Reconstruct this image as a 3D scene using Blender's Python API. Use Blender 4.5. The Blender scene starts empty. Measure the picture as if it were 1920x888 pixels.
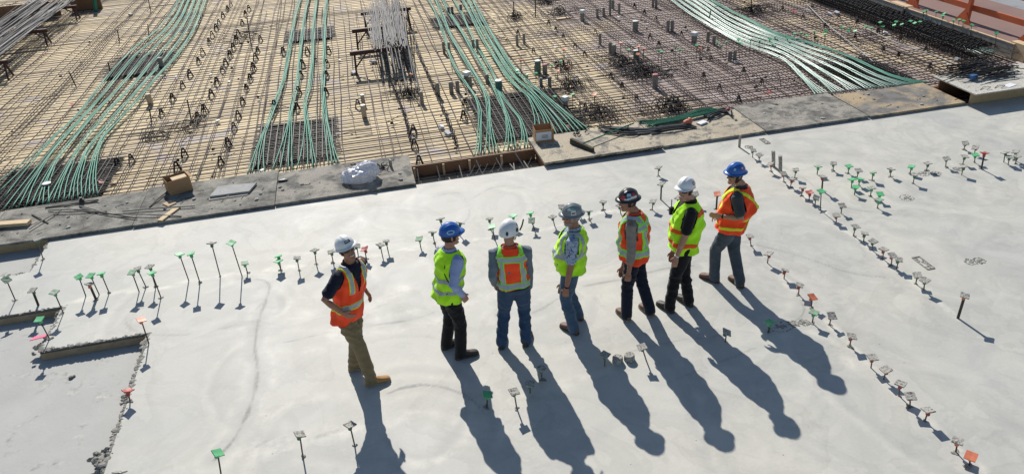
import bpy, bmesh, math, random
import numpy as np
from mathutils import Vector, Matrix
random.seed(7); RNG = np.random.RandomState(11)
SC = bpy.context.scene
COL = SC.collection
V = Vector
rad = math.radians

# ------------------------------------------------------------------ camera
F_PX, CX, CY, CAM_H = 1421.0, 960.0, 444.0, 5.95
def _n(v):
    v = np.array(v, float); return v / np.linalg.norm(v)
_dn = _n((167, 2461, F_PX)); _y = np.array((-360, -794, F_PX)); _y = _n(_y - _dn * np.dot(_y, _dn))
_x = _n(np.cross(_y, -_dn))
RM = np.array([_x, _y, -_dn])
CPOS = np.array((0, 0, CAM_H))
cam_d = bpy.data.cameras.new('camera'); cam = bpy.data.objects.new('camera', cam_d); COL.objects.link(cam)
cam_d.sensor_width = 36.0; cam_d.lens = 36.0 * F_PX / 1920.0
cam_d.clip_start = 0.1; cam_d.clip_end = 6000
M = Matrix.Identity(4)
for i in range(3):
    M[i][0] = RM[i, 0]; M[i][1] = -RM[i, 1]; M[i][2] = -RM[i, 2]; M[i][3] = CPOS[i]
cam.matrix_world = M
SC.camera = cam
def px(u, v, z=0.0):
    """ground point at height z seen at this place of the photograph"""
    d = RM @ np.array((u - CX, v - CY, F_PX)); t = (z - CAM_H) / d[2]; p = CPOS + d * t
    return V((p[0], p[1], p[2]))
def aty(u, v, Y):
    d = RM @ np.array((u - CX, v - CY, F_PX)); p = CPOS + d * (Y / d[1]); return V((p[0], p[1], p[2]))

# ------------------------------------------------------------------ light
SUN_EL, SUN_AZ = rad(35.5), rad(-4.2)          # azimuth from +Y towards +X
world = bpy.data.worlds.new('World'); SC.world = world; world.use_nodes = True
wn = world.node_tree; wn.nodes.clear()
wo = wn.nodes.new('ShaderNodeOutputWorld'); wb = wn.nodes.new('ShaderNodeBackground'); sk = wn.nodes.new('ShaderNodeTexSky')
sk.sky_type = 'NISHITA'; sk.sun_disc = False; sk.sun_elevation = SUN_EL; sk.sun_rotation = SUN_AZ
sk.air_density = 1.0; sk.dust_density = 0.4; sk.ozone_density = 1.5
wb.inputs['Strength'].default_value = 0.073
wn.links.new(sk.outputs[0], wb.inputs[0]); wn.links.new(wb.outputs[0], wo.inputs[0])
sun_d = bpy.data.lights.new('sun', 'SUN'); sun = bpy.data.objects.new('sun', sun_d); COL.objects.link(sun)
sun_d.energy = 4.4; sun_d.angle = rad(0.5); sun_d.color = (1.0, 0.95, 0.87)
_sd = V((math.sin(SUN_AZ) * math.cos(SUN_EL), math.cos(SUN_AZ) * math.cos(SUN_EL), math.sin(SUN_EL)))
sun.rotation_euler = _sd.to_track_quat('Z', 'Y').to_euler(); sun.location = _sd * 40
SC.view_settings.view_transform = 'Standard'; SC.view_settings.look = 'None'
SC.view_settings.exposure = 0.36; SC.view_settings.gamma = 1.0; SC.view_settings.use_curve_mapping = False

# ------------------------------------------------------------------ materials
def nodes_of(m):
    m.use_nodes = True; nt = m.node_tree; nt.nodes.clear()
    o = nt.nodes.new('ShaderNodeOutputMaterial'); b = nt.nodes.new('ShaderNodeBsdfPrincipled')
    nt.links.new(b.outputs[0], o.inputs[0]); return nt, b
def c4(c): return (c[0], c[1], c[2], 1.0)
def noise_node(nt, vec, scale, detail=6, rough=0.6, dist=0.0):
    n = nt.nodes.new('ShaderNodeTexNoise'); n.inputs['Scale'].default_value = scale; n.inputs['Detail'].default_value = detail
    n.inputs['Roughness'].default_value = rough; n.inputs['Distortion'].default_value = dist
    if vec: nt.links.new(vec, n.inputs['Vector'])
    return n
def ramp(nt, fac, lo, hi, c0=(0, 0, 0), c1=(1, 1, 1)):
    r = nt.nodes.new('ShaderNodeValToRGB'); e = r.color_ramp.elements
    e[0].position = lo; e[1].position = hi; e[0].color = c4(c0); e[1].color = c4(c1)
    nt.links.new(fac, r.inputs[0]); return r
def mixc(nt, fac, a, b, mode='MIX'):
    m = nt.nodes.new('ShaderNodeMix'); m.data_type = 'RGBA'; m.blend_type = mode
    if isinstance(fac, (int, float)): m.inputs[0].default_value = fac
    else: nt.links.new(fac, m.inputs[0])
    for k, s in ((6, a), (7, b)):
        if isinstance(s, (tuple, list)): m.inputs[k].default_value = c4(s)
        else: nt.links.new(s, m.inputs[k])
    return m.outputs[2]
def coords(nt, jitter=True):
    tc = nt.nodes.new('ShaderNodeTexCoord')
    if not jitter: return tc.outputs['Object']
    oi = nt.nodes.new('ShaderNodeObjectInfo'); mu = nt.nodes.new('ShaderNodeMath'); mu.operation = 'MULTIPLY'; mu.inputs[1].default_value = 57.0
    nt.links.new(oi.outputs['Random'], mu.inputs[0])
    ad = nt.nodes.new('ShaderNodeVectorMath'); ad.operation = 'ADD'
    nt.links.new(tc.outputs['Object'], ad.inputs[0]); nt.links.new(mu.outputs[0], ad.inputs[1]); return ad.outputs[0]
def bump(nt, b, h, strength=0.3, dist=0.01):
    u = nt.nodes.new('ShaderNodeBump'); u.inputs['Strength'].default_value = strength; u.inputs['Distance'].default_value = dist
    nt.links.new(h, u.inputs['Height']); nt.links.new(u.outputs[0], b.inputs['Normal']); return u
def mk(name, a, b=None, scale=6.0, rough=0.7, metal=0.0, spec=0.4, bs=None, bstr=0.25, bd=0.004, splat=None, sscale=14.0, slo=0.5, shi=0.55, sheen=0, transl=0, detail=6):
    m = bpy.data.materials.new(name); nt, p = nodes_of(m); vec = coords(nt)
    b = b or tuple(x * 0.75 for x in a)
    n = noise_node(nt, vec, scale, detail); r = ramp(nt, n.outputs[0], 0.3, 0.7, a, b); col = r.outputs[0]
    if splat and name.startswith('board'):
        sp_ = noise_node(nt, vec, 38, 6, 0.8); spr = ramp(nt, sp_.outputs[0], 0.36, 0.66, (0.62, 0.62, 0.62), (1.3, 1.3, 1.28)); col = mixc(nt, 1.0, col, spr.outputs[0], 'MULTIPLY')
    if splat:
        s = noise_node(nt, vec, sscale, 8, 0.7, 0.4); sr = ramp(nt, s.outputs[0], slo, shi)
        g = noise_node(nt, vec, sscale * 4, 4); gr = ramp(nt, g.outputs[0], 0.35, 0.65, splat, tuple(x * 0.5 for x in splat))
        col = mixc(nt, sr.outputs[0], col, gr.outputs[0])
    nt.links.new(col, p.inputs['Base Color'])
    p.inputs['Roughness'].default_value = rough; p.inputs['Metallic'].default_value = metal
    p.inputs['Specular IOR Level'].default_value = spec
    if sheen: p.inputs['Sheen Weight'].default_value = sheen
    if bs:
        bn = noise_node(nt, vec, bs, 5); bump(nt, p, bn.outputs[0], bstr, bd)
    return m

MAT = {}
# --- slab concrete: stored ground attributes carry trowel seams and blotches
def slab_mat():
    m = bpy.data.materials.new('slab_concrete'); nt, p = nodes_of(m)
    tc = nt.nodes.new('ShaderNodeTexCoord'); vec = tc.outputs['Object']
    big = noise_node(nt, vec, 0.33, 5, 0.55, 0.5); mid = noise_node(nt, vec, 0.95, 8, 0.62, 1.6); fine = noise_node(nt, vec, 26, 6, 0.7)
    base = ramp(nt, big.outputs[0], 0.3, 0.72, (0.555, 0.538, 0.482), (0.465, 0.468, 0.446)).outputs[0]
    mr = ramp(nt, mid.outputs[0], 0.36, 0.66, (0.88, 0.886, 0.886), (1.05, 1.042, 1.02)); base = mixc(nt, 1.0, base, mr.outputs[0], 'MULTIPLY')
    fr = ramp(nt, fine.outputs[0], 0.3, 0.7, (0.95, 0.95, 0.95), (1.03, 1.03, 1.03)); base = mixc(nt, 1.0, base, fr.outputs[0], 'MULTIPLY')
    for sc, seed_, p0, k in ((0.62, 3.0, .47, .80), (1.15, 11.0, .55, .86), (0.42, 23.0, .56, 1.10)):
        mp = nt.nodes.new('ShaderNodeMapping'); mp.inputs['Location'].default_value = (seed_, seed_ * 1.7, 0); nt.links.new(vec, mp.inputs['Vector'])
        cn = noise_node(nt, mp.outputs[0], sc, 9, 0.55, 1.3); cr = ramp(nt, cn.outputs[0], p0, p0 + .11, (k, k, k * .995), (1, 1, 1)); e = cr.color_ramp.elements; x_ = e.new(p0 - .006); x_.color = (1, 1, 1, 1)      # tide marks: sharp on one side, fading on the other
        base = mixc(nt, 0.42, base, cr.outputs[0], 'MULTIPLY')
    at = nt.nodes.new('ShaderNodeAttribute'); at.attribute_name = 'seam'
    br = noise_node(nt, vec, 9, 5, 0.7); brr = ramp(nt, br.outputs[0], 0.30, 0.50)
    sm = nt.nodes.new('ShaderNodeMath'); sm.operation = 'MULTIPLY'; nt.links.new(at.outputs['Fac'], sm.inputs[0]); nt.links.new(brr.outputs[0], sm.inputs[1])
    base = mixc(nt, sm.outputs[0], base, (0.20, 0.195, 0.18))
    al = nt.nodes.new('ShaderNodeAttribute'); al.attribute_name = 'laitance'
    lr = noise_node(nt, vec, 5, 6, 0.65); lrr = ramp(nt, lr.outputs[0], 0.38, 0.62)
    lm = nt.nodes.new('ShaderNodeMath'); lm.operation = 'MULTIPLY'; nt.links.new(al.outputs['Fac'], lm.inputs[0]); nt.links.new(lrr.outputs[0], lm.inputs[1])
    base = mixc(nt, lm.outputs[0], base, (0.68, 0.655, 0.58))
    ab = nt.nodes.new('ShaderNodeAttribute'); ab.attribute_name = 'blotch'
    base = mixc(nt, ab.outputs['Fac'], base, (0.36, 0.36, 0.345))
    # tiny dark specks of grit
    vo = nt.nodes.new('ShaderNodeTexVoronoi'); vo.inputs['Scale'].default_value = 3.2; nt.links.new(vec, vo.inputs['Vector'])
    vr = ramp(nt, vo.outputs['Distance'], 0.018, 0.03, (1, 1, 1), (0, 0, 0)); base = mixc(nt, vr.outputs[0], base, (0.19, 0.18, 0.17))
    nt.links.new(base, p.inputs['Base Color'])
    rr = ramp(nt, mid.outputs[0], 0.3, 0.7, (0.56, 0.56, 0.56), (0.72, 0.72, 0.72)); nt.links.new(rr.outputs[0], p.inputs['Roughness'])
    p.inputs['Specular IOR Level'].default_value = 0.32
    hs = nt.nodes.new('ShaderNodeMath'); hs.operation = 'MULTIPLY_ADD'; hs.inputs[1].default_value = 1.6
    nt.links.new(mid.outputs[0], hs.inputs[0]); nt.links.new(fine.outputs[0], hs.inputs[2])
    h2 = nt.nodes.new('ShaderNodeMath'); h2.operation = 'MULTIPLY_ADD'; h2.inputs[1].default_value = 1.6
    nt.links.new(al.outputs['Fac'], h2.inputs[0]); nt.links.new(hs.outputs[0], h2.inputs[2])
    bump(nt, p, h2.outputs[0], 0.12, 0.005)
    return m
MAT['slab'] = slab_mat()
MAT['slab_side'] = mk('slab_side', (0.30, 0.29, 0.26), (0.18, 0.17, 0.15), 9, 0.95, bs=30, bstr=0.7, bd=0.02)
MAT['low_slab'] = mk('low_slab', (0.43, 0.428, 0.405), (0.36, 0.362, 0.345), 1.3, 0.7, bs=22, bstr=0.3, bd=0.006, splat=(0.5, 0.49, 0.46), sscale=3.0, slo=0.55, shi=0.66)
MAT['crumb'] = mk('crumb_concrete', (0.38, 0.37, 0.33), (0.13, 0.125, 0.11), 26, 0.95, bs=60, bstr=0.8, bd=0.01)
MAT['ground'] = mk('ground_soil', (0.22, 0.18, 0.14), (0.14, 0.12, 0.10), 0.2, 0.95)
MAT['pave'] = mk('grey_pavement', (0.30, 0.31, 0.32), (0.24, 0.25, 0.26), 0.8, 0.9, splat=(0.1, 0.1, 0.1), sscale=1.2, slo=0.6, shi=0.64)
MAT['redfloor'] = mk('red_floor', (0.26, 0.155, 0.13), (0.20, 0.125, 0.11), 0.7, 0.85, bs=14, bstr=0.2)

def deck_mat():
    m = bpy.data.materials.new('formwork_ply'); nt, p = nodes_of(m)
    tc = nt.nodes.new('ShaderNodeTexCoord'); vec = tc.outputs['Object']
    sep = nt.nodes.new('ShaderNodeSeparateXYZ'); nt.links.new(vec, sep.inputs[0])
    bk = nt.nodes.new('ShaderNodeTexBrick'); nt.links.new(vec, bk.inputs['Vector'])
    bk.inputs['Scale'].default_value = 1.0; bk.inputs['Brick Width'].default_value = 2.44; bk.inputs['Row Height'].default_value = 1.22
    bk.inputs['Mortar Size'].default_value = 0.006; bk.inputs['Mortar Smooth'].default_value = 0.2; bk.inputs['Bias'].default_value = 0.0
    bk.inputs['Color1'].default_value = (0.0, 0.0, 0.0, 1); bk.inputs['Color2'].default_value = (1, 1, 1, 1); bk.inputs['Mortar'].default_value = (0.5, 0.5, 0.5, 1)
    wv = nt.nodes.new('ShaderNodeMapping'); wv.inputs['Scale'].default_value = (0.5, 9.0, 1.0); nt.links.new(vec, wv.inputs['Vector'])
    gr = noise_node(nt, wv.outputs[0], 3.0, 6, 0.6, 0.6)
    n1 = noise_node(nt, vec, 0.45, 5, 0.6, 0.6); n2 = noise_node(nt, vec, 3.0, 6, 0.7, 0.5)
    tan = ramp(nt, gr.outputs[0], 0.25, 0.75, (0.72, 0.595, 0.395), (0.61, 0.50, 0.325)).outputs[0]
    tint = mixc(nt, bk.outputs['Color'], (0.82, 0.80, 0.78), (1.16, 1.14, 1.08)); tan = mixc(nt, 1.0, tan, tint, 'MULTIPLY')
    pink = ramp(nt, n2.outputs[0], 0.3, 0.7, (0.43, 0.345, 0.305), (0.33, 0.265, 0.24)).outputs[0]
    # right-hand bays: dusted, pinkish grey sheets, with the viewing-angle tint painted in
    mr = nt.nodes.new('ShaderNodeMapRange'); mr.inputs['From Min'].default_value = 4.0; mr.inputs['From Max'].default_value = 8.5
    mr.inputs['To Min'].default_value = -0.05; mr.inputs['To Max'].default_value = 0.42; nt.links.new(sep.outputs[0], mr.inputs['Value'])
    ad = nt.nodes.new('ShaderNodeMath'); ad.operation = 'ADD'; nt.links.new(mr.outputs[0], ad.inputs[0]); nt.links.new(n1.outputs[0], ad.inputs[1])
    m2 = nt.nodes.new('ShaderNodeMapRange'); m2.inputs['From Min'].default_value = 10.5; m2.inputs['From Max'].default_value = 12.5; m2.inputs['To Min'].default_value = 0.0; m2.inputs['To Max'].default_value = -0.24; nt.links.new(sep.outputs[0], m2.inputs['Value'])
    a2 = nt.nodes.new('ShaderNodeMath'); a2.operation = 'ADD'; nt.links.new(ad.outputs[0], a2.inputs[0]); nt.links.new(m2.outputs[0], a2.inputs[1]); ad = a2
    pr = ramp(nt, ad.outputs[0], 0.60, 0.76); col = mixc(nt, pr.outputs[0], tan, pink)
    d = ramp(nt, n2.outputs[0], 0.52, 0.72); col = mixc(nt, d.outputs[0], col, (0.45, 0.395, 0.345))
    n4 = noise_node(nt, vec, 0.8, 6, 0.65, 0.8); r4 = ramp(nt, n4.outputs[0], 0.58, 0.66); col = mixc(nt, r4.outputs[0], col, (0.50, 0.44, 0.42))
    n5 = noise_node(nt, vec, 6.5, 5, 0.7, 0.5); r5 = ramp(nt, n5.outputs[0], 0.66, 0.72); col = mixc(nt, r5.outputs[0], col, (0.20, 0.155, 0.12))
    col = mixc(nt, bk.outputs['Fac'], col, (0.17, 0.12, 0.08))
    # red chalk / spray marks
    n3 = noise_node(nt, vec, 1.1, 2, 0.5, 2.0); r3 = ramp(nt, n3.outputs[0], 0.735, 0.75); col = mixc(nt, r3.outputs[0], col, (0.55, 0.16, 0.15))
    nt.links.new(col, p.inputs['Base Color']); p.inputs['Roughness'].default_value = 0.75; p.inputs['Specular IOR Level'].default_value = 0.2
    bump(nt, p, n2.outputs[0], 0.15, 0.004)
    return m
MAT['deck'] = deck_mat()
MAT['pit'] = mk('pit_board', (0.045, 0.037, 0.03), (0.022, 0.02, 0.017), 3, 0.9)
MAT['bar'] = mk('rusty_bar', (0.105, 0.078, 0.072), (0.05, 0.037, 0.036), 7, 0.75, spec=0.15)
MAT['bar_mid'] = mk('dark_rust_bar', (0.06, 0.05, 0.048), (0.022, 0.02, 0.02), 9, 0.7, spec=0.2)
MAT['bar_black'] = mk('black_bar', (0.03, 0.027, 0.026), (0.016, 0.015, 0.015), 7, 0.6, spec=0.3)
MAT['steel_grey'] = mk('bare_steel', (0.19, 0.185, 0.19), (0.085, 0.082, 0.086), 12, 0.65, metal=0.0, spec=0.3)
MAT['trestle'] = mk('rust_paint', (0.09, 0.04, 0.032), (0.05, 0.027, 0.024), 10, 0.7)
MAT['tendon'] = mk('green_sheath', (0.045, 0.265, 0.175), (0.09, 0.345, 0.25), 2.5, 0.55, spec=0.25, splat=(0.30, 0.40, 0.34), sscale=1.6, slo=.56, shi=.74)
MAT['tendon_b'] = mk('deep_green_sheath', (0.035, 0.26, 0.16), (0.06, 0.33, 0.21), 1.5, 0.34, spec=0.55)
MAT['tendon_w'] = mk('pale_green_sheath', (0.40, 0.50, 0.44), (0.12, 0.34, 0.25), 0.45, 0.35, spec=0.5)  # whiter sheath, patchy with green, for the upper right tendons
MAT['cap_green'] = mk('cap_green', (0.10, 0.47, 0.19), (0.075, 0.36, 0.15), 20, 0.5)
MAT['cap_green_s'] = mk('cap_green_crusted', (0.12, 0.50, 0.20), (0.10, 0.42, 0.18), 20, 0.7, splat=(0.40, 0.39, 0.35), sscale=22, slo=0.44, shi=0.5, bs=60, bstr=0.6)
MAT['cap_grey'] = mk('cap_crust', (0.50, 0.48, 0.43), (0.32, 0.31, 0.28), 30, 0.95, splat=(0.17, 0.16, 0.145), sscale=42, slo=0.53, shi=0.57, bs=70, bstr=1.0, bd=0.012)
MAT['cap_red'] = mk('cap_red', (0.42, 0.07, 0.055), (0.32, 0.055, 0.045), 20, 0.55)
MAT['cap_orange'] = mk('cap_orange', (0.66, 0.20, 0.10), (0.54, 0.15, 0.08), 20, 0.5)
MAT['cap_neck_g'] = mk('cap_neck_green', (0.05, 0.24, 0.11), (0.07, 0.16, 0.09), 20, 0.6)
MAT['rod_dark'] = mk('rod_dark', (0.06, 0.045, 0.035), (0.028, 0.024, 0.02), 20, 0.65)
MAT['rod_crust'] = mk('rod_crust', (0.22, 0.19, 0.15), (0.06, 0.05, 0.04), 30, 0.9)
MAT['tube'] = mk('tube_card', (0.30, 0.27, 0.225), (0.20, 0.175, 0.15), 6, 0.6)
MAT['tube_tan'] = mk('tube_tan', (0.52, 0.41, 0.28), (0.44, 0.34, 0.23), 6, 0.6)
MAT['tube_green'] = mk('tube_greenish', (0.12, 0.2, 0.155), (0.09, 0.15, 0.12), 6, 0.5)
MAT['lid_white'] = mk('lid_white', (0.78, 0.78, 0.74), (0.7, 0.7, 0.67), 6, 0.5)
MAT['lid_red'] = mk('lid_red', (0.55, 0.16, 0.16), (0.45, 0.12, 0.12), 6, 0.5)
MAT['ply'] = mk('ply_edge', (0.50, 0.36, 0.20), (0.40, 0.28, 0.15), 7, 0.75)
MAT['slab_dusty'] = mk('slab_dusty', (0.40, 0.40, 0.385), (0.30, 0.30, 0.29), 5, 0.9, splat=(0.2, 0.2, 0.19), sscale=9, slo=.6, shi=.68)
MAT['ply_dusty'] = mk('ply_dusty', (0.40, 0.30, 0.19), (0.29, 0.21, 0.13), 6, 0.85, splat=(0.34, 0.31, 0.26), sscale=12, slo=.55, shi=.62)
MAT['ply_brown'] = mk('ply_brown', (0.27, 0.145, 0.075), (0.20, 0.105, 0.055), 3, 0.7)
MAT['wood_lite'] = mk('wood_light', (0.66, 0.50, 0.31), (0.52, 0.38, 0.22), 9, 0.75)
MAT['wood_grey'] = mk('wood_weathered', (0.40, 0.37, 0.32), (0.28, 0.25, 0.21), 8, 0.85)
MAT['board_grey'] = mk('board_crusted', (0.36, 0.335, 0.29), (0.28, 0.26, 0.225), 2.2, 0.9, splat=(0.155, 0.15, 0.135), sscale=2.4, slo=0.44, shi=0.58, bs=30, bstr=0.7, bd=0.012)
MAT['board_dark'] = mk('board_dark_crust', (0.36, 0.345, 0.30), (0.25, 0.24, 0.21), 2.4, 0.92, splat=(0.15, 0.145, 0.13), sscale=2.2, slo=0.41, shi=0.60, bs=30, bstr=0.8, bd=0.014)
MAT['board_tan'] = mk('board_tan', (0.47, 0.41, 0.31), (0.40, 0.34, 0.255), 2.0, 0.85, splat=(0.24, 0.225, 0.195), sscale=3.2, slo=0.50, shi=0.57, bs=30, bstr=0.6, bd=0.01)
MAT['board_wood'] = mk('board_wood', (0.46, 0.36, 0.22), (0.37, 0.275, 0.17), 2.0, 0.8, splat=(0.20, 0.19, 0.175), sscale=.9, slo=0.45, shi=0.56, bs=30, bstr=0.5, bd=0.01)
MAT['board_pale'] = mk('board_pale', (0.56, 0.54, 0.48), (0.47, 0.45, 0.40), 2.5, 0.85, splat=(0.22, 0.21, 0.19), sscale=6, slo=0.59, shi=0.63, bs=30, bstr=0.4)
MAT['cardboard'] = mk('cardboard', (0.40, 0.25, 0.13), (0.34, 0.205, 0.105), 5, 0.85)
MAT['cardboard_in'] = mk('cardboard_inner', (0.55, 0.40, 0.25), (0.48, 0.34, 0.21), 5, 0.85)
MAT['paper'] = mk('white_paper', (0.75, 0.76, 0.78), (0.68, 0.69, 0.72), 8, 0.7)
MAT['ink'] = mk('ink', (0.05, 0.05, 0.06), (0.04, 0.04, 0.05), 8, 0.7)
MAT['blue_plastic'] = mk('blue_plastic', (0.06, 0.16, 0.36), (0.05, 0.12, 0.28), 8, 0.45)
MAT['orange_wood'] = mk('orange_paint', (0.62, 0.145, 0.05), (0.48, 0.11, 0.045), 3, 0.65, bs=20, bstr=0.2)
MAT['hose_black'] = mk('hose_black', (0.04, 0.042, 0.042), (0.022, 0.024, 0.024), 8, 0.5)
MAT['hose_green'] = mk('hose_green', (0.03, 0.19, 0.10), (0.02, 0.13, 0.07), 4, 0.4, spec=0.5)
MAT['hose_grey'] = mk('hose_grey', (0.24, 0.24, 0.23), (0.15, 0.15, 0.145), 6, 0.5)
MAT['broom_head'] = mk('broom_head', (0.10, 0.085, 0.05), (0.045, 0.04, 0.03), 30, 0.9)
MAT['pink'] = mk('pink_ribbon', (0.85, 0.16, 0.30), (0.75, 0.12, 0.25), 8, 0.6)
MAT['chalk'] = mk('chalk_teal', (0.35, 0.55, 0.55), (0.28, 0.46, 0.47), 20, 0.9)
MAT['green_paint'] = mk('green_paint', (0.02, 0.22, 0.13), (0.015, 0.17, 0.10), 5, 0.5)
def bag_mat():
    m = bpy.data.materials.new('clear_plastic'); nt, p = nodes_of(m)
    p.inputs['Base Color'].default_value = (0.84, 0.82, 0.86, 1); p.inputs['Roughness'].default_value = 0.22
    tr = nt.nodes.new('ShaderNodeBsdfTransparent'); tr.inputs[0].default_value = (0.93, 0.93, 0.95, 1)
    mx = nt.nodes.new('ShaderNodeMixShader')
    n = noise_node(nt, coords(nt), 14, 5, 0.6, 1.0); r = ramp(nt, n.outputs[0], 0.3, 0.7, (0.58, 0.58, 0.58), (0.95, 0.95, 0.95))
    nt.links.new(r.outputs[0], mx.inputs[0]); nt.links.new(tr.outputs[0], mx.inputs[1]); nt.links.new(p.outputs[0], mx.inputs[2])
    o = [x for x in nt.nodes if x.type == 'OUTPUT_MATERIAL'][0]; nt.links.new(mx.outputs[0], o.inputs[0])
    return m
MAT['bag'] = bag_mat()

# ------------------------------------------------------------------ mesh tools
class MB:
    def __init__(s): s.v = []; s.f = []; s.mi = []
    def add(s, vs, fs, mi=0):
        o = len(s.v); s.v.extend([tuple(x) for x in vs]); s.f.extend([tuple(i + o for i in f) for f in fs]); s.mi.extend([mi] * len(fs)); return s
    def box(s, c, size, rz=0.0, mi=0, R=None):
        hx, hy, hz = size[0] / 2, size[1] / 2, size[2] / 2; R = R or Matrix.Rotation(rz, 3, 'Z'); c = V(c)
        vs = [c + R @ V((x * hx, y * hy, z * hz)) for z in (-1, 1) for x, y in ((-1, -1), (1, -1), (1, 1), (-1, 1))]
        return s.add(vs, [(3, 2, 1, 0), (4, 5, 6, 7), (0, 1, 5, 4), (1, 2, 6, 5), (2, 3, 7, 6), (3, 0, 4, 7)], mi)
    def beam(s, a, b, w, h, mi=0):
        a = V(a); b = V(b); d = (b - a); L = d.length; q = d.to_track_quat('Y', 'Z').to_matrix()
        return s.box((a + b) / 2, (w, L, h), R=q, mi=mi)
    def prism(s, poly, z0, z1, mi=0, mi_side=None):
        n = len(poly); vs = [(p[0], p[1], z0) for p in poly] + [(p[0], p[1], z1) for p in poly]
        s.add(vs, [tuple(range(n, 2 * n)), tuple(reversed(range(n)))], mi)
        o = len(s.v) - 2 * n
        for i in range(n):
            j = (i + 1) % n; s.f.append((o + i, o + j, o + n + j, o + n + i)); s.mi.append(mi if mi_side is None else mi_side)
        return s
    def tube(s, pts, r, n=6, mi=0, caps=True):
        pts = [V(p) for p in pts]; m = len(pts); rs = r if isinstance(r, (list, tuple)) else [r] * m
        vs = []; prev = None
        for i, p in enumerate(pts):
            d = (pts[min(i + 1, m - 1)] - pts[max(i - 1, 0)])
            if d.length < 1e-9: d = V((0, 0, 1))
            d.normalize()
            if prev is None: a = d.orthogonal().normalized()
            else:
                a = prev - d * prev.dot(d)
                a = a.normalized() if a.length > 1e-6 else d.orthogonal().normalized()
            prev = a; b = d.cross(a)
            for k in range(n):
                t = 2 * math.pi * k / n; vs.append(p + (a * math.cos(t) + b * math.sin(t)) * rs[i])
        fs = []
        for i in range(m - 1):
            for k in range(n):
                k2 = (k + 1) % n; fs.append((i * n + k, i * n + k2, (i + 1) * n + k2, (i + 1) * n + k))
        if caps: fs.append(tuple(reversed(range(n)))); fs.append(tuple(range((m - 1) * n, m * n)))
        return s.add(vs, fs, mi)
    def loft(s, secs, n=24, mi=0):
        """secs: (centre, axis_a, axis_b, ra, rb, exponent); a x b points along the loft"""
        vs = []; fs = []; m = len(secs)
        for (c, a, b, ra, rb, e) in secs:
            for k in range(n):
                t = 2 * math.pi * k / n; ct, st = math.cos(t), math.sin(t)
                x = math.copysign(abs(ct) ** (2 / e), ct) * ra; y = math.copysign(abs(st) ** (2 / e), st) * rb
                vs.append(V(c) + V(a) * x + V(b) * y)
        for i in range(m - 1):
            for k in range(n):
                k2 = (k + 1) % n; fs.append((i * n + k, i * n + k2, (i + 1) * n + k2, (i + 1) * n + k))
        fs.append(tuple(reversed(range(n)))); fs.append(tuple(range((m - 1) * n, m * n)))
        return s.add(vs, fs, mi)
    def limb(s, pts, radii, n=14):
        """round-ended tapered tube"""
        pts = [V(p) for p in pts]; d0 = (pts[1] - pts[0]).normalized(); d1 = (pts[-1] - pts[-2]).normalized()
        P = [pts[0] - d0 * radii[0] * 0.7, pts[0] - d0 * radii[0] * 0.4] + pts + [pts[-1] + d1 * radii[-1] * 0.4, pts[-1] + d1 * radii[-1] * 0.7]
        Rr = [radii[0] * 0.55, radii[0] * 0.88] + list(radii) + [radii[-1] * 0.88, radii[-1] * 0.55]
        return s.tube(P, Rr, n)
    def ball(s, c, r, n=10, mi=0):
        c = V(c); r = r if isinstance(r, (tuple, list)) else (r, r, r); vs = [c - V((0, 0, r[2]))]; m = n // 2
        for i in range(1, m):
            ph = -math.pi / 2 + math.pi * i / m
            for k in range(n):
                t = 2 * math.pi * k / n; vs.append(c + V((r[0] * math.cos(ph) * math.cos(t), r[1] * math.cos(ph) * math.sin(t), r[2] * math.sin(ph))))
        vs.append(c + V((0, 0, r[2]))); fs = []; L = len(vs) - 1
        for k in range(n):
            k2 = (k + 1) % n; fs.append((0, 1 + k2, 1 + k)); fs.append((L, L - n + k, L - n + k2))
            for i in range(m - 2): fs.append((1 + i * n + k, 1 + i * n + k2, 1 + (i + 1) * n + k2, 1 + (i + 1) * n + k))
        return s.add(vs, fs, mi)
    def rock(s, c, r, rnd, mi=0):
        o = len(s.v); s.ball((0, 0, 0), r, 6, mi); R = Matrix.Rotation(rnd.uniform(0, 6), 3, 'Z'); c = V(c)
        for i in range(o, len(s.v)): s.v[i] = tuple(c + R @ V([a * rnd.uniform(.6, 1.35) for a in s.v[i]]))
        return s
    def mesh(s, name, mats, loc=None, smooth=False):
        me = bpy.data.meshes.new(name); vs = s.v
        if loc is not None: vs = [(x - loc[0], y - loc[1], z - loc[2]) for x, y, z in vs]
        me.from_pydata(vs, [], s.f)
        for m in (mats if isinstance(mats, (list, tuple)) else [mats]): me.materials.append(m)
        if any(s.mi): me.polygons.foreach_set('material_index', s.mi)
        if smooth: me.polygons.foreach_set('use_smooth', [True] * len(me.polygons))
        me.update(); return me
    def build(s, name, mats, parent=None, loc=None, smooth=False, rel=True):
        """vertices in world space; loc = origin; with a parent the mesh is stored relative to the parent's place"""
        if parent is not None and loc is None: loc = parent['_o'] if '_o' in parent.keys() else (0, 0, 0)
        me = s.mesh(name, mats, loc, smooth); o = bpy.data.objects.new(name, me); COL.objects.link(o)
        if parent is not None: o.parent = parent
        elif loc is not None: o.location = loc
        return o
def add_obj(name, me, parent=None, loc=None, rot=None, scale=None):
    o = bpy.data.objects.new(name, me); COL.objects.link(o)
    if parent is not None: o.parent = parent
    if loc is not None: o.location = loc
    if rot is not None: o.rotation_euler = rot
    if scale is not None: o.scale = scale
    return o
def empty(name, loc):
    o = bpy.data.objects.new(name, None); COL.objects.link(o); o.location = loc; o.empty_display_size = 0.1; o['_o'] = tuple(loc); return o
def tag(o, label=None, cat=None, group=None, kind=None):
    if label: o['label'] = label
    if cat: o['category'] = cat
    if group: o['group'] = group
    if kind: o['kind'] = kind
    return o
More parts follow.
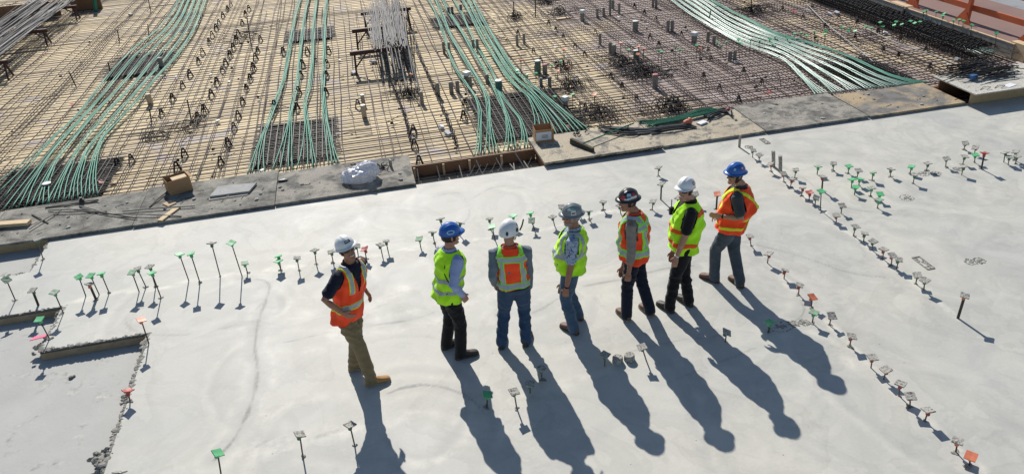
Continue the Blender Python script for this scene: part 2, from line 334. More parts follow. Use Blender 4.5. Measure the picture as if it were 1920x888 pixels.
ORD = ['first', 'second', 'third', 'fourth', 'fifth', 'sixth', 'seventh', 'eighth', 'ninth', 'tenth', 'eleventh', 'twelfth', 'thirteenth', 'fourteenth', 'fifteenth',
       'sixteenth', 'seventeenth', 'eighteenth', 'nineteenth', 'twentieth']
TENS = {2: 'twenty', 3: 'thirty', 4: 'forty', 5: 'fifty', 6: 'sixty'}
def nth(i):
    if i < 20: return ORD[i]
    k = i + 1; t, u = divmod(k, 10)
    if u == 0: return {2: 'twentieth', 3: 'thirtieth', 4: 'fortieth', 5: 'fiftieth', 6: 'sixtieth'}[t]
    return TENS[t] + '-' + ORD[u - 1]
def spline(pts, n):
    P = [V(p) for p in pts]; P = [P[0] * 2 - P[1]] + P + [P[-1] * 2 - P[-2]]; out = []; seg = len(P) - 3
    for i in range(n):
        t = i / (n - 1) * seg; k = min(int(t), seg - 1); u = t - k; a, b, c, d = P[k:k + 4]
        out.append(0.5 * ((2 * b) + (c - a) * u + (2 * a - 5 * b + 4 * c - d) * u * u + (3 * b - a - 3 * c + d) * u ** 3))
    return out

# ================================================================== SETTING
SLAB_Y = 12.55; DZ = -0.25; LZ = -0.14
g = MB(); g.add([(-1500, -1500, -4), (1500, -1500, -4), (1500, 1500, -4), (-1500, 1500, -4)], [(0, 1, 2, 3)]); tag(g.build('ground', MAT['ground']), kind='structure')

# --- slab: fine grid on the seen part, axis-aligned notches at the left
seams = [  # photograph places of trowel seams (dark hairlines) and laitance ridges (pale)
    (0.020, 0.9, [(455, 522), (490, 524), (505, 535), (500, 560), (485, 600), (478, 650), (483, 700), (470, 760), (440, 820), (405, 860)]),
    (0.014, 0.8, [(680, 612), (745, 603), (790, 594), (815, 584)]), (0.014, 0.8, [(728, 737), (760, 725), (800, 721), (840, 728), (880, 745), (905, 770)]),
    (0.012, 0.5, [(505, 648), (560, 636), (600, 626), (628, 618)]), (0.02, 0.7, [(1095, 536), (1160, 524), (1210, 512), (1250, 503), (1300, 498)]),
    (0.014, 0.6, [(1500, 560), (1508, 580), (1500, 595), (1480, 606), (1440, 618)]), (0.012, 0.5, [(480, 836), (510, 822), (545, 818)]),
    (0.012, 0.45, [(595, 818), (640, 806), (690, 792)]), (0.012, 0.45, [(1390, 452), (1500, 480), (1590, 510), (1660, 520)]),
    (0.011, 0.4, [(800, 372), (860, 362), (880, 400), (850, 440)]), (0.011, 0.4, [(885, 372), (930, 350), (985, 352)]), (0.011, 0.35, [(1440, 300), (1500, 330), (1590, 390), (1700, 395)]),
    (0.011, 0.45, [(235, 595), (240, 610), (262, 622), (330, 628), (430, 612), (490, 570), (505, 535)]),
    (0.012, 0.5, [(930, 590), (1000, 585), (1045, 560)]), (0.010, 0.35, [(1240, 720), (1320, 690), (1420, 650)]), (0.010, 0.35, [(1180, 660), (1260, 640), (1360, 628)])]
ridges = [(0.07, 0.8, [(100, 575), (220, 549), (300, 541), (360, 528), (420, 518), (480, 510), (525, 503), (600, 495), (660, 487), (730, 475), (790, 463), (870, 451), (940, 444), (1000, 435), (1060, 420), (1130, 398), (1220, 392), (1320, 384)]),
    (0.05, 0.8, [(1392, 272), (1470, 338), (1570, 418), (1660, 488), (1740, 548), (1800, 600)]), (0.06, 0.7, [(1405, 458), (1440, 492), (1500, 556), (1560, 612), (1640, 694), (1740, 790), (1850, 890)]),
    (0.16, 0.8, [(440, 860), (520, 836), (600, 816), (680, 800)]), (0.2, 0.55, [(590, 650), (630, 620), (720, 560), (760, 540)]), (0.18, 0.5, [(540, 600), (580, 590)]),
    (0.15, 0.5, [(830, 600), (900, 560), (980, 545)]), (0.10, 0.5, [(960, 748), (1060, 720), (1180, 678)]), (0.09, 0.6, [(1480, 606), (1560, 640), (1600, 690)]),
    (0.12, 0.5, [(560, 860), (640, 880)]), (0.1, 0.4, [(720, 800), (790, 770), (850, 790)])]
# trowel arcs: sweeping circles left by the finishing machine
arcs = [((905, 395), .75, .9, .35), ((905, 395), 1.15, .7, .3), ((870, 450), .6, .5, .3), ((450, 575), .62, 1.2, .5), ((450, 575), .80, 1.2, .3), ((560, 700), 1.0, .8, .3), ((790, 770), .55, .8, .5), ((780, 800), .9, .8, .35), ((600, 870), .7, .7, .4), ((1010, 540), .7, .5, .3), ((1430, 540), .55, .6, .4), ((1540, 500), .9, .6, .3), ((1690, 690), 1.0, .5, .3), ((1150, 760), .9, .5, .3), ((1080, 350), .8, .5, .25), ((1300, 290), .9, .5, .25), ((1650, 300), 1.0, .5, .25), ((640, 560), .5, .5, .4), ((330, 600), .9, .5, .3), ((350, 780), .9, .5, .3)]
blots = [((700, 548), 0.25, 0.35), ((740, 520), 0.2, 0.3), ((780, 735), 0.3, 0.2), ((880, 380), 0.5, 0.16), ((905, 440), 0.3, 0.18), ((1400, 520), 0.4, 0.18), ((1825, 490), 0.32, 0.5),
         ((1770, 490), 0.3, 0.12), ((470, 560), 0.4, 0.16), ((400, 570), 0.3, 0.12), ((610, 640), 0.3, 0.15), ((1700, 640), 0.6, 0.12), ((1120, 750), 0.5, 0.14), ((1560, 520), 0.5, 0.2), ((860, 760), 0.4, 0.2), ((600, 880), 0.5, 0.25)]
def attr_fields(X, Y):
    seam = np.zeros_like(X); lait = np.zeros_like(X); blot = np.zeros_like(X)
    wob = 0.02 * (np.sin(X * 9.1 + 1.3 * np.sin(Y * 5)) + np.sin(Y * 11.3 + 1.1 * np.sin(X * 7)))
    def poly_d(pl):
        d = np.full_like(X, 9.0)
        for a, b in zip(pl[:-1], pl[1:]):
            ax, ay = a[0], a[1]; bx, by = b[0] - ax, b[1] - ay; L = bx * bx + by * by + 1e-9
            t = np.clip(((X - ax) * bx + (Y - ay) * by) / L, 0, 1); d = np.minimum(d, np.hypot(X - ax - t * bx, Y - ay - t * by))
        return d
    for w, k, pl in seams:
        d = poly_d(spline([px(*p) for p in pl], len(pl) * 5)); kk = min(1.0, k * 1.05); seam = np.maximum(seam, kk * np.clip(1.5 - np.abs(d + wob * 0.35) / (w * 1.05), 0, 1)); blot = np.maximum(blot, .30 * kk * np.clip(1 - np.abs(d + wob - .04) / .13, 0, 1))
        lait = np.maximum(lait, 0.5 * k * np.clip(1 - np.abs(d - 0.16 + wob) / 0.10, 0, 1))
    for w, k, pl in ridges:
        d = poly_d(spline([px(*p) for p in pl], len(pl) * 5)); lait = np.maximum(lait, k * np.clip(1.2 - (d + wob) / w, 0, 1))
    for i, (c, r, ec, k) in enumerate(arcs):
        p = px(*c); a0 = i * 1.9; th = np.arctan2(Y - p.y, X - p.x); d = np.hypot(X - p.x, (Y - p.y) * ec) - r * (1 + .05 * np.sin(th * 3 + i)); win = np.clip(.35 + np.cos(th - a0), 0, 1)
        blot = np.maximum(blot, k * win * np.clip(1 - np.abs(d + .05 + wob) / .10, 0, 1) * (d < 0.02)); lait = np.maximum(lait, k * 1.1 * win * np.clip(1 - np.abs(d - .06 + wob) / .09, 0, 1) * (d > -.01))
    for c, r, k in blots:
        p = px(*c); d = np.hypot(X - p.x, (Y - p.y) * 0.8) + wob * 2.5; blot = np.maximum(blot, k * np.clip(1.3 - d / r, 0, 1) ** 1.3)
    return seam, lait, blot
def slab():
    gx0, gx1, gy0, step = -3.35, 14.0, 3.6, 0.027
    verts = []; faces = []; S = []; L = []; B = []
    def grid(x0, x1, y0, y1, st):
        nx = max(2, int(round((x1 - x0) / st)) + 1); ny = max(2, int(round((y1 - y0) / st)) + 1)
        X, Y = np.meshgrid(np.linspace(x0, x1, nx), np.linspace(y0, y1, ny)); o = len(verts)
        s, l, b = attr_fields(X, Y); S.append(s.ravel()); L.append(l.ravel()); B.append(b.ravel())
        verts.extend(zip(X.ravel().tolist(), Y.ravel().tolist(), [0.0] * X.size))
        I = np.arange(nx * ny).reshape(ny, nx) + o
        faces.extend(np.stack([I[:-1, :-1], I[:-1, 1:], I[1:, 1:], I[1:, :-1]], -1).reshape(-1, 4).tolist())
    grid(gx0, gx1, gy0, SLAB_Y, step); grid(-4.75, gx0, 9.18, SLAB_Y, step); grid(-5.55, -4.75, 10.25, SLAB_Y, step); grid(-14, -5.55, 10.25, 11.47, 0.06)
    grid(gx0, 60, -40, gy0, 5); grid(gx1, 60, gy0, SLAB_Y, 2); grid(-60, -14, 10.25, 11.47, 4)
    nt_ = len(faces)
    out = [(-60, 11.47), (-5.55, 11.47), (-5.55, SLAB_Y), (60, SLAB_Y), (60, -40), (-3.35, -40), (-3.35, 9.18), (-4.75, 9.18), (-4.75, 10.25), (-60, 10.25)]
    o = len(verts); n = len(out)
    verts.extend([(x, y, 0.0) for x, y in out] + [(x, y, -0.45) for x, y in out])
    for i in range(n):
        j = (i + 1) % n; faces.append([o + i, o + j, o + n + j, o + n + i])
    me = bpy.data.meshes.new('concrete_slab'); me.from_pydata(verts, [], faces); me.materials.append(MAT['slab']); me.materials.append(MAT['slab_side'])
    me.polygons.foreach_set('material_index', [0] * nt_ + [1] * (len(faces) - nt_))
    z = np.zeros(2 * n)
    for nm, A in (('seam', S), ('laitance', L), ('blotch', B)):
        a = me.attributes.new(nm, 'FLOAT', 'POINT'); a.data.foreach_set('value', np.concatenate(A + [z]).astype(np.float32))
    ob = bpy.data.objects.new('concrete_slab', me); COL.objects.link(ob); tag(ob, kind='structure')
slab()
b = MB(); b.prism([(-60, -40), (-3.352, -40), (-3.352, 9.178), (-4.752, 9.178), (-4.752, 10.248), (-60, 10.248)], -0.5, LZ); b.prism([(-60, 11.472), (-5.552, 11.472), (-5.552, 12.55), (-60, 12.55)], -0.5, LZ)
tag(b.build('lower_slab', MAT['low_slab']), kind='structure')

# --- formwork deck with dropped pits over the columns
PITS = [(-7.55, -5.3, 14.6, 16.62), (-2.45, -0.80, 14.9, 17.3), (2.35, 4.5, 14.5, 17.4), (-2.12, -0.74, 24.4, 25.9), (-7.15, -5.6, 22.8, 25.2), (2.5, 4.1, 24.1, 25.7), (11.0, 12.4, 14.7, 16.4)]
def deck():
    xs = sorted({-40.0, 15.55} | {p[0] for p in PITS} | {p[1] for p in PITS}); ys = sorted({SLAB_Y + .003, 70.0} | {p[2] for p in PITS} | {p[3] for p in PITS})
    m = MB()
    def inp(x, y): return any(p[0] < x < p[1] and p[2] < y < p[3] for p in PITS)
    for x0, x1 in zip(xs[:-1], xs[1:]):
        for y0, y1 in zip(ys[:-1], ys[1:]):
            if not inp((x0 + x1) / 2, (y0 + y1) / 2): m.add([(x0, y0, DZ), (x1, y0, DZ), (x1, y1, DZ), (x0, y1, DZ)], [(0, 1, 2, 3)])
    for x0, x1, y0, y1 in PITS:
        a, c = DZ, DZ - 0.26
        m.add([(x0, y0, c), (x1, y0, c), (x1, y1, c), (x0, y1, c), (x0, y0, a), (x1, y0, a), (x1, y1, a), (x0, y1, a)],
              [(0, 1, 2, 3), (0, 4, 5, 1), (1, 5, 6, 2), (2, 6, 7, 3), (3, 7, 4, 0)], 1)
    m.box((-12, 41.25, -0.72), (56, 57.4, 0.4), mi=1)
    tag(m.build('formwork_deck', [MAT['deck'], MAT['pit']]), kind='structure')
deck()
m = MB(); m.add([(15.56, 8, 0.0), (18.35, 8, 0.0), (18.35, 70, 0.0), (15.56, 70, 0.0)], [(0, 1, 2, 3)]); tag(m.build('red_floor', MAT['redfloor']), kind='structure')
m = MB(); m.add([(18.35, 8, -0.03), (80, 8, -0.03), (80, 70, -0.03), (18.35, 70, -0.03)], [(0, 1, 2, 3)]); tag(m.build('pavement', MAT['pave']), kind='structure')

# ================================================================== REBAR
def bar_path(axis, k, lo, hi, z, amp, n):
    ph, ph2, sk_ = random.uniform(0, 6), random.uniform(0, 6), random.gauss(0, 0.0035); P = []
    for i in range(n):
        t = lo + (hi - lo) * i / (n - 1); w = amp * (math.sin(t * 0.55 + ph) + 0.6 * math.sin(t * 1.3 + ph2)) + sk_ * (t - (lo + hi) / 2)
        zz = z + 0.008 * math.sin(t * 2.1 + ph)
        P.append((t, k + w, zz) if axis == 'x' else (k + w, t, zz))
    return P
bars = []      # (distance key, path, r)
y = 12.75
while y < 37.5:
    for lo, hi in ((-17, 4.6), (4.2, 15.4)):
        a = lo + random.uniform(-0.4, 0.3); c = hi + random.uniform(-0.5, 0.2)
        bars.append((y, bar_path('x', y + random.uniform(-.03, .03), a, c, -0.212, 0.02, 12), 0.0100))
    y += random.uniform(0.14, 0.20) if y < 16.6 else random.uniform(0.17, 0.30)
x = -16.5
while x < 15.2:
    right = x > 4.5
    y0 = 12.75 + random.uniform(0, .2) if random.random() < 0.75 else random.uniform(13, 20); y1 = 37 + random.uniform(-2, 0) if random.random() < 0.7 else random.uniform(22, 34)
    bars.append((12 + abs(x - 2) * 0.5 + (y0 - 12) * .5, bar_path('y', x, y0, y1, -0.194, 0.03, 12), 0.0095))
    if random.random() < 0.35: bars.append((13 + abs(x - 2) * 0.5 + (y0 - 12) * .5, bar_path('y', x + random.uniform(.03, .06), y0 + random.uniform(0, 3), y1, -0.194, 0.03, 12), 0.0095))
    x += random.uniform(0.10, 0.19) if right else random.uniform(0.12, 0.34)
bars.sort(key=lambda t: t[0])
mat_root = empty('rebar_mat', (0, 20, DZ)); tag(mat_root, 'wide mat of dark crossing reinforcement bars laid over the tan formwork deck', 'rebar mat')
rest = MB()
for i, (d, P, r) in enumerate(bars):
    if i < 100: mb = MB(); mb.tube(P, r, 4); mb.build('rebar', MAT['bar'], mat_root)
    else: rest.tube(P, r, 4)
tag(rest.build('far_rebar', MAT['bar'], mat_root), kind='stuff')
# dense cages sunk in the pits
pit_words = ['under the left green tendons, near their fanned ends', 'under the four middle green tendons, at their fanned ends', 'under the right green tendons, beside the cardboard box',
             'far back under the four middle green tendons', 'far back under the left green tendons', 'far back under the right green tendons', 'under the near ends of the whitish tendons']
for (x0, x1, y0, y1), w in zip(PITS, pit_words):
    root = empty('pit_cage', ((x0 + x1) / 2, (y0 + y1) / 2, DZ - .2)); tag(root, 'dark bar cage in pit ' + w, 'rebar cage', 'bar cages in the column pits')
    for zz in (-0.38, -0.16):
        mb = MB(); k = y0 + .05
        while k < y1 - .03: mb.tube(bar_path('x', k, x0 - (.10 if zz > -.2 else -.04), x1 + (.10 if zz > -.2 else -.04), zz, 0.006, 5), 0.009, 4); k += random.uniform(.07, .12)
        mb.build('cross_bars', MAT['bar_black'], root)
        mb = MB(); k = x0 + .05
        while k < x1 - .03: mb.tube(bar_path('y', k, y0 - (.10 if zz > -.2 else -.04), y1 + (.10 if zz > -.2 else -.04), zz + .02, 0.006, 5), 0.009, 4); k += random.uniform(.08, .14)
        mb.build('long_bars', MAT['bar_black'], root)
# chain-like bolsters running away from the camera
for pts, w in (([(697, 0), (706, 60), (722, 110), (737, 160), (757, 210), (770, 262)], 'left of the trestle with grey rods'), ([(752, 0), (770, 50), (786, 100), (803, 140), (818, 172), (842, 230), (856, 270)], 'right of the trestle with grey rods')):
    P = [px(u, v, -0.17) for u, v in pts]; path = spline(P, 90); mb = MB(); root = empty('bar_bolster', P[-1]); tag(root, 'dark wavy line of bent bar supports ' + w, 'bar support', 'bent bar support lines')
    for k in range(3):
        off = V((random.uniform(-.03, .03), 0, 0)); mb.tube([p + off + V((0.02 * math.sin(i * 1.1 + k), 0, 0.045 * math.sin(i * 1.7 + 2 * k))) for i, p in enumerate(path)], 0.009, 4)
    mb.build('wavy_bars', MAT['bar_black'], root)

# ================================================================== TENDONS
def tendon_bundle(label, group, pts, ends, mat, n=None, seed=0, z=-0.125, sp=0.0262):
    rnd = random.Random(seed); P = [px(u, v, z) for u, v in pts]; n = n or len(ends)
    if (P[0] - P[1]).length > 0 and pts[0][1] <= 0: P = [P[0] + (P[0] - P[1]).normalized() * 6.0] + P     # runs on beyond the picture
    root = empty('tendon_bundle', P[-1]); tag(root, label, 'tendon bundle', group)
    base = spline(P, 46); E = [px(u, v, z + .01) for u, v in ends] if ends else []
    for i in range(n):
        off = (i - (n - 1) / 2) * sp; path = []
        for k, p in enumerate(base):
            d = (base[min(k + 1, 45)] - base[max(k - 1, 0)]).normalized(); s = V((d.y, -d.x, 0))
            path.append(p + s * ((-off if d.y < 0 else off) + .009 * math.sin(k * .45 + i * 1.7 + seed)) + V((0, 0, 0.02 * math.sin(k * 0.33 + seed) + rnd.uniform(-.004, .004) + 0.008 * math.sin(k * .21 + i * 2.1))))
        if E:
            e = E[i]; a = path[-1]; d = (path[-1] - path[-5]).normalized() * (e - a).length * 0.35
            path = path[:-1] + spline([path[-2], a, a.lerp(e, 0.45) + d * 0.35, e], 12)[4:]
        mb = MB(); mb.tube(path, 0.0112, 6); mb.build('tendon', mat, root, smooth=True)
    return root
GA = 'green tendons fanning out at left'
A = [([(336, 0), (322, 25), (303, 47), (279, 68), (255, 87), (237, 106), (214, 130), (186, 163), (160, 195), (139, 222), (112, 248), (85, 275)], [(-18, 352), (-5, 362), (6, 372)]),
     ([(345, 0), (333, 25), (314, 50), (292, 72), (268, 92), (250, 108), (228, 132), (201, 165), (175, 197), (154, 222), (122, 256), (95, 285)], [(3, 396), (20, 392), (34, 389), (48, 388)]),
     ([(354, 0), (343, 25), (326, 52), (305, 75), (283, 97), (265, 113), (243, 140), (215, 172), (190, 200), (170, 222), (136, 262), (106, 296)], [(58, 386), (70, 385), (80, 384), (92, 382)]),
     ([(364, 0), (353, 28), (338, 55), (320, 78), (300, 100), (280, 120), (258, 148), (230, 180), (207, 205), (190, 225), (160, 258), (141, 285)], [(87, 382), (98, 380), (108, 379), (119, 377)]),
     ([(374, 0), (364, 30), (350, 58), (334, 80), (314, 104), (294, 126), (270, 155), (245, 185), (222, 210), (205, 230), (182, 255), (162, 283)], [(128, 376), (137, 374), (146, 373), (154, 371)]),
     ([(385, 0), (375, 30), (362, 58), (346, 82), (326, 108), (305, 132), (283, 158), (258, 188), (238, 208), (220, 226), (196, 252), (181, 285)], [(159, 370), (168, 368), (176, 367), (183, 366)])]
for i, (p, e) in enumerate(A):
    tendon_bundle('bundle of green tendons, %s from left in the left-hand group above the dark grey board' % nth(i), GA, p, e, MAT['tendon'], seed=i)
GB = 'four green tendon ribbons in the middle'
B_ = [([(562, -2), (554, 30), (548, 60), (540, 104), (533, 145), (517, 192), (504, 226), (494, 250)], [(463, 328), (472, 327), (484, 326), (496, 325)]),
      ([(578, -2), (571, 32), (567, 60), (562, 107), (557, 157), (546, 203), (543, 232)], [(508, 324), (524, 322), (540, 320), (548, 319)]),
      ([(594, -2), (589, 40), (587, 62), (586, 110), (581, 157), (573, 186), (572, 206), (576, 236)], [(556, 318), (577, 316), (587, 315), (594, 314)]),
      ([(613, -2), (609, 30), (608, 98), (606, 148), (607, 192), (611, 226)], [(616, 313), (624, 312), (631, 311), (638, 310)])]
for i, (p, e) in enumerate(B_):
    tendon_bundle('long green tendon ribbon with split near end, %s from left of the middle four' % nth(i), GB, p, e, MAT['tendon'], seed=10 + i)
GC = 'green tendons sweeping to the cardboard box'
C_ = [([(802, -2), (815, 20), (826, 47), (835, 75), (842, 100), (855, 128), (872, 153), (890, 180), (899, 205), (900, 228)], [(890, 292), (895, 291), (901, 290)]),
      ([(817, -2), (830, 30), (845, 67), (865, 100), (888, 135), (905, 165), (915, 192), (917, 222)], [(909, 288), (918, 287), (927, 285), (934, 284)]),
      ([(830, -2), (844, 27), (866, 60), (886, 92), (904, 122), (922, 155), (938, 187), (950, 215)], [(944, 283), (952, 282), (961, 281), (968, 280)]),
      ([(850, -2), (866, 27), (886, 70), (907, 106), (925, 140), (938, 172), (955, 196), (975, 222)], [(975, 279), (983, 277), (990, 276)]),
      ([(866, -2), (882, 27), (902, 65), (922, 100), (945, 134), (972, 164), (994, 183)], [(998, 262), (1012, 262), (1026, 262), (1036, 258)]),
      ([(876, -2), (891, 27), (912, 65), (933, 100), (957, 134), (982, 160), (1004, 180)], [(1046, 256), (1058, 254), (1067, 252), (1074, 251)]),
      ([(886, -2), (901, 27), (922, 65), (944, 100), (968, 132), (992, 158), (1016, 175)], [(1082, 250), (1090, 248), (1099, 246), (1108, 245)])]
for i, (p, e) in enumerate(C_):
    tendon_bundle('bundle of green tendons, %s from left in the group sweeping down to the open box' % nth(i), GC, p, e, MAT['tendon'], seed=20 + i)
GD = 'whitish tendons at upper right'
lo = [(1258, -2), (1310, 36), (1375, 72), (1440, 98), (1480, 120), (1508, 145)]; hi = [(1332, -2), (1384, 28), (1440, 56), (1510, 78), (1590, 107), (1665, 138)]
for i in range(7):
    t = i / 6.0; p = [(a[0] + (c[0] - a[0]) * t, a[1] + (c[1] - a[1]) * t) for a, c in zip(lo, hi)]
    e = [(1530 + 32 * i + k * 6.4, 178 - 3.4 * i - k * .65) for k in range(5)]
    tendon_bundle('bundle of whitish green tendons, %s from the near side in the upper right group' % nth(i), GD, p, e, MAT['tendon_w'] if i < 6 else MAT['tendon'], seed=40 + i)
tendon_bundle('short bundle of pale green tendons leaving the black beam cage at far right', None, [(1752, 66), (1775, 74), (1800, 83)], [(1835, 104), (1845, 103), (1855, 101), (1865, 99), (1872, 97), (1880, 95)], MAT['tendon_w'], seed=60, z=-.05)
for pts, w in (([(1513, 8), (1550, 45), (1600, 85), (1640, 118)], 'crossing the mat toward the far tendon ends'), ([(1608, 46), (1680, 80), (1760, 108), (1815, 130)], 'ending under the pile of black stirrups')):
    P = [px(u, v, -.15) for u, v in pts]; mb = MB(); mb.tube(spline(P, 24), 0.016, 6); tag(mb.build('grey_conduit', MAT['hose_grey'], loc=P[0], smooth=True), 'long thin pale grey conduit on the rebar, ' + w, 'conduit', 'grey conduits')

# ================================================================== BAR CHAIRS
def chair_mesh():
    mb = MB()
    for s in (-1, 1):
        mb.tube([(-.062, s * .045, 0), (-.052, s * .038, .04), (-.012, s * .014, .178), (.012, s * .014, .178), (.052, s * .038, .04), (.062, s * .045, 0)], .0115, 5)
    for x_, z_ in ((-.044, .07), (.044, .07)): mb.tube([(x_, -.036, z_), (x_, .036, z_)], .010, 5)
    mb.tube([(-.036, .028, .095), (.036, .028, .095)], .010, 5); mb.tube([(-.036, -.028, .095), (.036, -.028, .095)], .010, 5); mb.box((0, 0, .172), (.05, .05, .03))
    return mb.mesh('bar_chair', [MAT['bar_black']])
CH = chair_mesh()
def chairs(words, group, pts, k=1.0):
    pts = sorted(pts, key=(lambda p: p[0]) if 'from left' in words else (lambda p: p[1]))
    for i, (u, v) in enumerate(pts):
        p = px(u, v + 2, DZ); s = random.uniform(.95, 1.2) * k; o = add_obj('bar_chair', CH, None, p, (0, 0, random.uniform(-.5, .5)), (s, s, s * 1.1))
        tag(o, 'dark A-shaped bar chair, %s %s' % (nth(i), words), 'bar chair', group)
def q(ox, oy, L, k=4.0): return [(ox + a / k, oy + b_ / k) for a, b_ in L]
chairs('from far end in the column beside the left tendons', 'bar chairs beside the left tendons', q(0, 0, [(1732, 38), (1710, 75), (1675, 125), (1645, 178), (1625, 220), (1595, 275), (1572, 325), (1524, 405), (1493, 470), (1430, 570), (1373, 650), (1300, 750), (1217, 860)]))
chairs('from far end in second column right of left tendons', 'second column of bar chairs', q(0, 0, [(1870, 75), (1845, 115), (1820, 180), (1790, 260), (1775, 310), (1755, 370), (1730, 425), (1697, 485), (1672, 535), (1632, 630), (1590, 720), (1538, 840), (1490, 890), (1388, 1170), (1335, 1275)]))
chairs('from far end in the column left of middle ribbons', 'third column of bar chairs', [(489, 76), (484, 97), (480, 111), (476, 130), (470, 150), (463, 168), (456, 193), (448, 220), (440, 242), (429, 272), (415, 306)])
chairs('from far end along the four middle ribbons', 'bar chairs under the middle ribbons', [(532, 100), (577, 100), (617, 98), (568, 123), (614, 122), (565, 143), (613, 144), (561, 175), (612, 176), (516, 202), (558, 205)])
chairs('from left among those scattered before the pocket', 'bar chairs near the open pocket', [(222, 310), (248, 302), (776, 248), (778, 276), (787, 308), (870, 222), (872, 198), (672, 200)])
chairs('from left among those spread over the right bay', 'bar chairs in the right bay', q(960, 0, [(45, 255), (162, 390), (215, 455), (275, 182), (328, 228), (385, 280), (472, 352), (545, 412), (550, 805), (625, 250), (740, 580), (825, 655), (918, 55), (935, 745), (992, 105), (1035, 285), (1080, 150), (1100, 345), (1270, 262), (1300, 490), (1435, 585), (1470, 385), (1490, 450), (1555, 668), (1697, 760), (1735, 545), (1870, 630)]), .72)
chairs('from left among those right of the whitish tendons', 'bar chairs beyond the whitish tendons', q(1440, 0, [(108, 72), (262, 135), (330, 60), (425, 205), (530, 138), (650, 290), (665, 180), (820, 248), (860, 385), (975, 425), (985, 305), (1180, 380), (1210, 520)]), .75)

# ================================================================== CAPPED RODS
def cap_mesh(name, top, neck, dish=0.002, mixd=False):
    mb = MB(); h = 0.05; n = 4; g0 = len(mb.v); S = 0.052
    # plate: 5x5 top with lifted corners
    vs = []; fs = []; k = 5
    for zt in (0, 1):
        for j in range(k):
            for i in range(k):
                x = (i / (k - 1) * 2 - 1) * S; y_ = (j / (k - 1) * 2 - 1) * S
                vs.append((x, y_, dish * (abs(x) + abs(y_)) / S + (0.012 if zt else 0) + (random.uniform(0, .004) if (zt and top != neck) else 0)))
    for j in range(k - 1):
        for i in range(k - 1):
            a = j * k + i; fs.append((a + k, a + k + 1, a + 1, a)); b_ = a + k * k; fs.append((b_, b_ + 1, b_ + k + 1, b_ + k))
    for i in range(k - 1):
        for a, c in ((i, i + 1), ((k * k - 1) - i, (k * k - 2) - i), ((k - 1) + i * k, (k - 1) + (i + 1) * k), (k * (k - 1) - i * k, k * (k - 1) - (i + 1) * k)): fs.append((a, c, c + k * k, a + k * k))
    mb.add(vs, fs, 0)
    mb.tube([(0, 0, -.055), (0, 0, -.045), (0, 0, -.01), (0, 0, .004)], [.019, .022, .024, .034], 10, mi=1)
    return mb.mesh(name, [MAT[top], MAT[neck]])
CAPS = {'green': cap_mesh('cap', 'cap_green', 'cap_green'), 'greens': cap_mesh('cap', 'cap_green_s', 'cap_green'), 'greyg': cap_mesh('cap', 'cap_grey', 'cap_neck_g'), 'greyr': cap_mesh('cap', 'cap_grey', 'cap_red'),
        'red': cap_mesh('cap', 'cap_red', 'cap_red', .010), 'orange': cap_mesh('cap', 'cap_orange', 'cap_orange'), 'orangeg': cap_mesh('cap', 'cap_grey', 'cap_orange')}
CW = {'green': 'clean green cap', 'greens': 'cement-spotted green cap', 'greyg': 'grey crusted cap', 'greyr': 'grey-topped red cap', 'red': 'red cap', 'orange': 'orange cap', 'orangeg': 'grey-topped orange cap'}
RODM = MB().tube([(0, 0, -.02), (0, 0, 1)], 1.0, 8).mesh('rod', [MAT['rod_dark']], smooth=False)
RODC = MB().tube([(0, 0, -.02), (0, 0, 1)], 1.0, 8).mesh('rod', [MAT['rod_crust']], smooth=False)
_g = MB(); [_g.ball((random.gauss(0, .012), random.gauss(0, .012), .002), (random.uniform(.014, .026), random.uniform(.014, .024), random.uniform(.006, .014)), 7) for _ in range(5)]
GROUT = _g.mesh('grout_collar', [MAT['crumb']])
def capped_rod(cap, base, kind, label, group, z=0.0, r=0.008, capscale=1.0, tilt=0.16, rodm=None):
    B0 = px(base[0], base[1], z); T = aty(cap[0], cap[1], B0.y)
    if T.z < z + .05: T.z = z + .05
    d = T - B0; dl = random.uniform(-.05, .05) * d.length; T = T + V((0, dl * .5, 0)); d = T - B0; L = d.length
    root = empty('capped_rod', B0); tag(root, label, 'capped rod', group)
    qd = d.to_track_quat('Z', 'Y')
    o = add_obj('rod', rodm or (RODM if kind[:4] != 'grey' or r > .01 else RODC), root, (0, 0, 0), None, (r, r, max(L - .03, .03))); o.rotation_mode = 'QUATERNION'; o.rotation_quaternion = qd
    e = (qd.to_matrix() @ Matrix.Rotation(random.gauss(0, tilt), 3, 'X') @ Matrix.Rotation(random.gauss(0, tilt), 3, 'Y') @ Matrix.Rotation(random.uniform(0, 1.57), 3, 'Z')).to_euler()
    add_obj('cap', CAPS[kind], root, d, e, (capscale,) * 3)
    if z == 0.0 and random.random() < .55: k_ = random.uniform(.7, 1.5); add_obj('grout_collar', GROUT, root, (random.gauss(0, .006), random.gauss(0, .006), 0), (0, 0, random.uniform(0, 6)), (k_, k_ * random.uniform(.7, 1.2), random.uniform(.5, 1.4)))
    return root
def rods(lst, words, group, size='short', z=0.0, capscale=1.0, rad_=0.008):
    lst = sorted(lst, key=(lambda p: p[0]) if 'from left' in words else (lambda p: p[3]))
    for i, it in enumerate(lst):
        (cu, cv, bu, bv, kd) = it[:5]; r = it[5] if len(it) > 5 else rad_
        capped_rod((cu, cv), (bu, bv), kd, '%s rod with %s, %s %s' % ('thick' if r > .011 else size, CW[kd], nth(i), words), group, z, r, capscale)
TK = .017
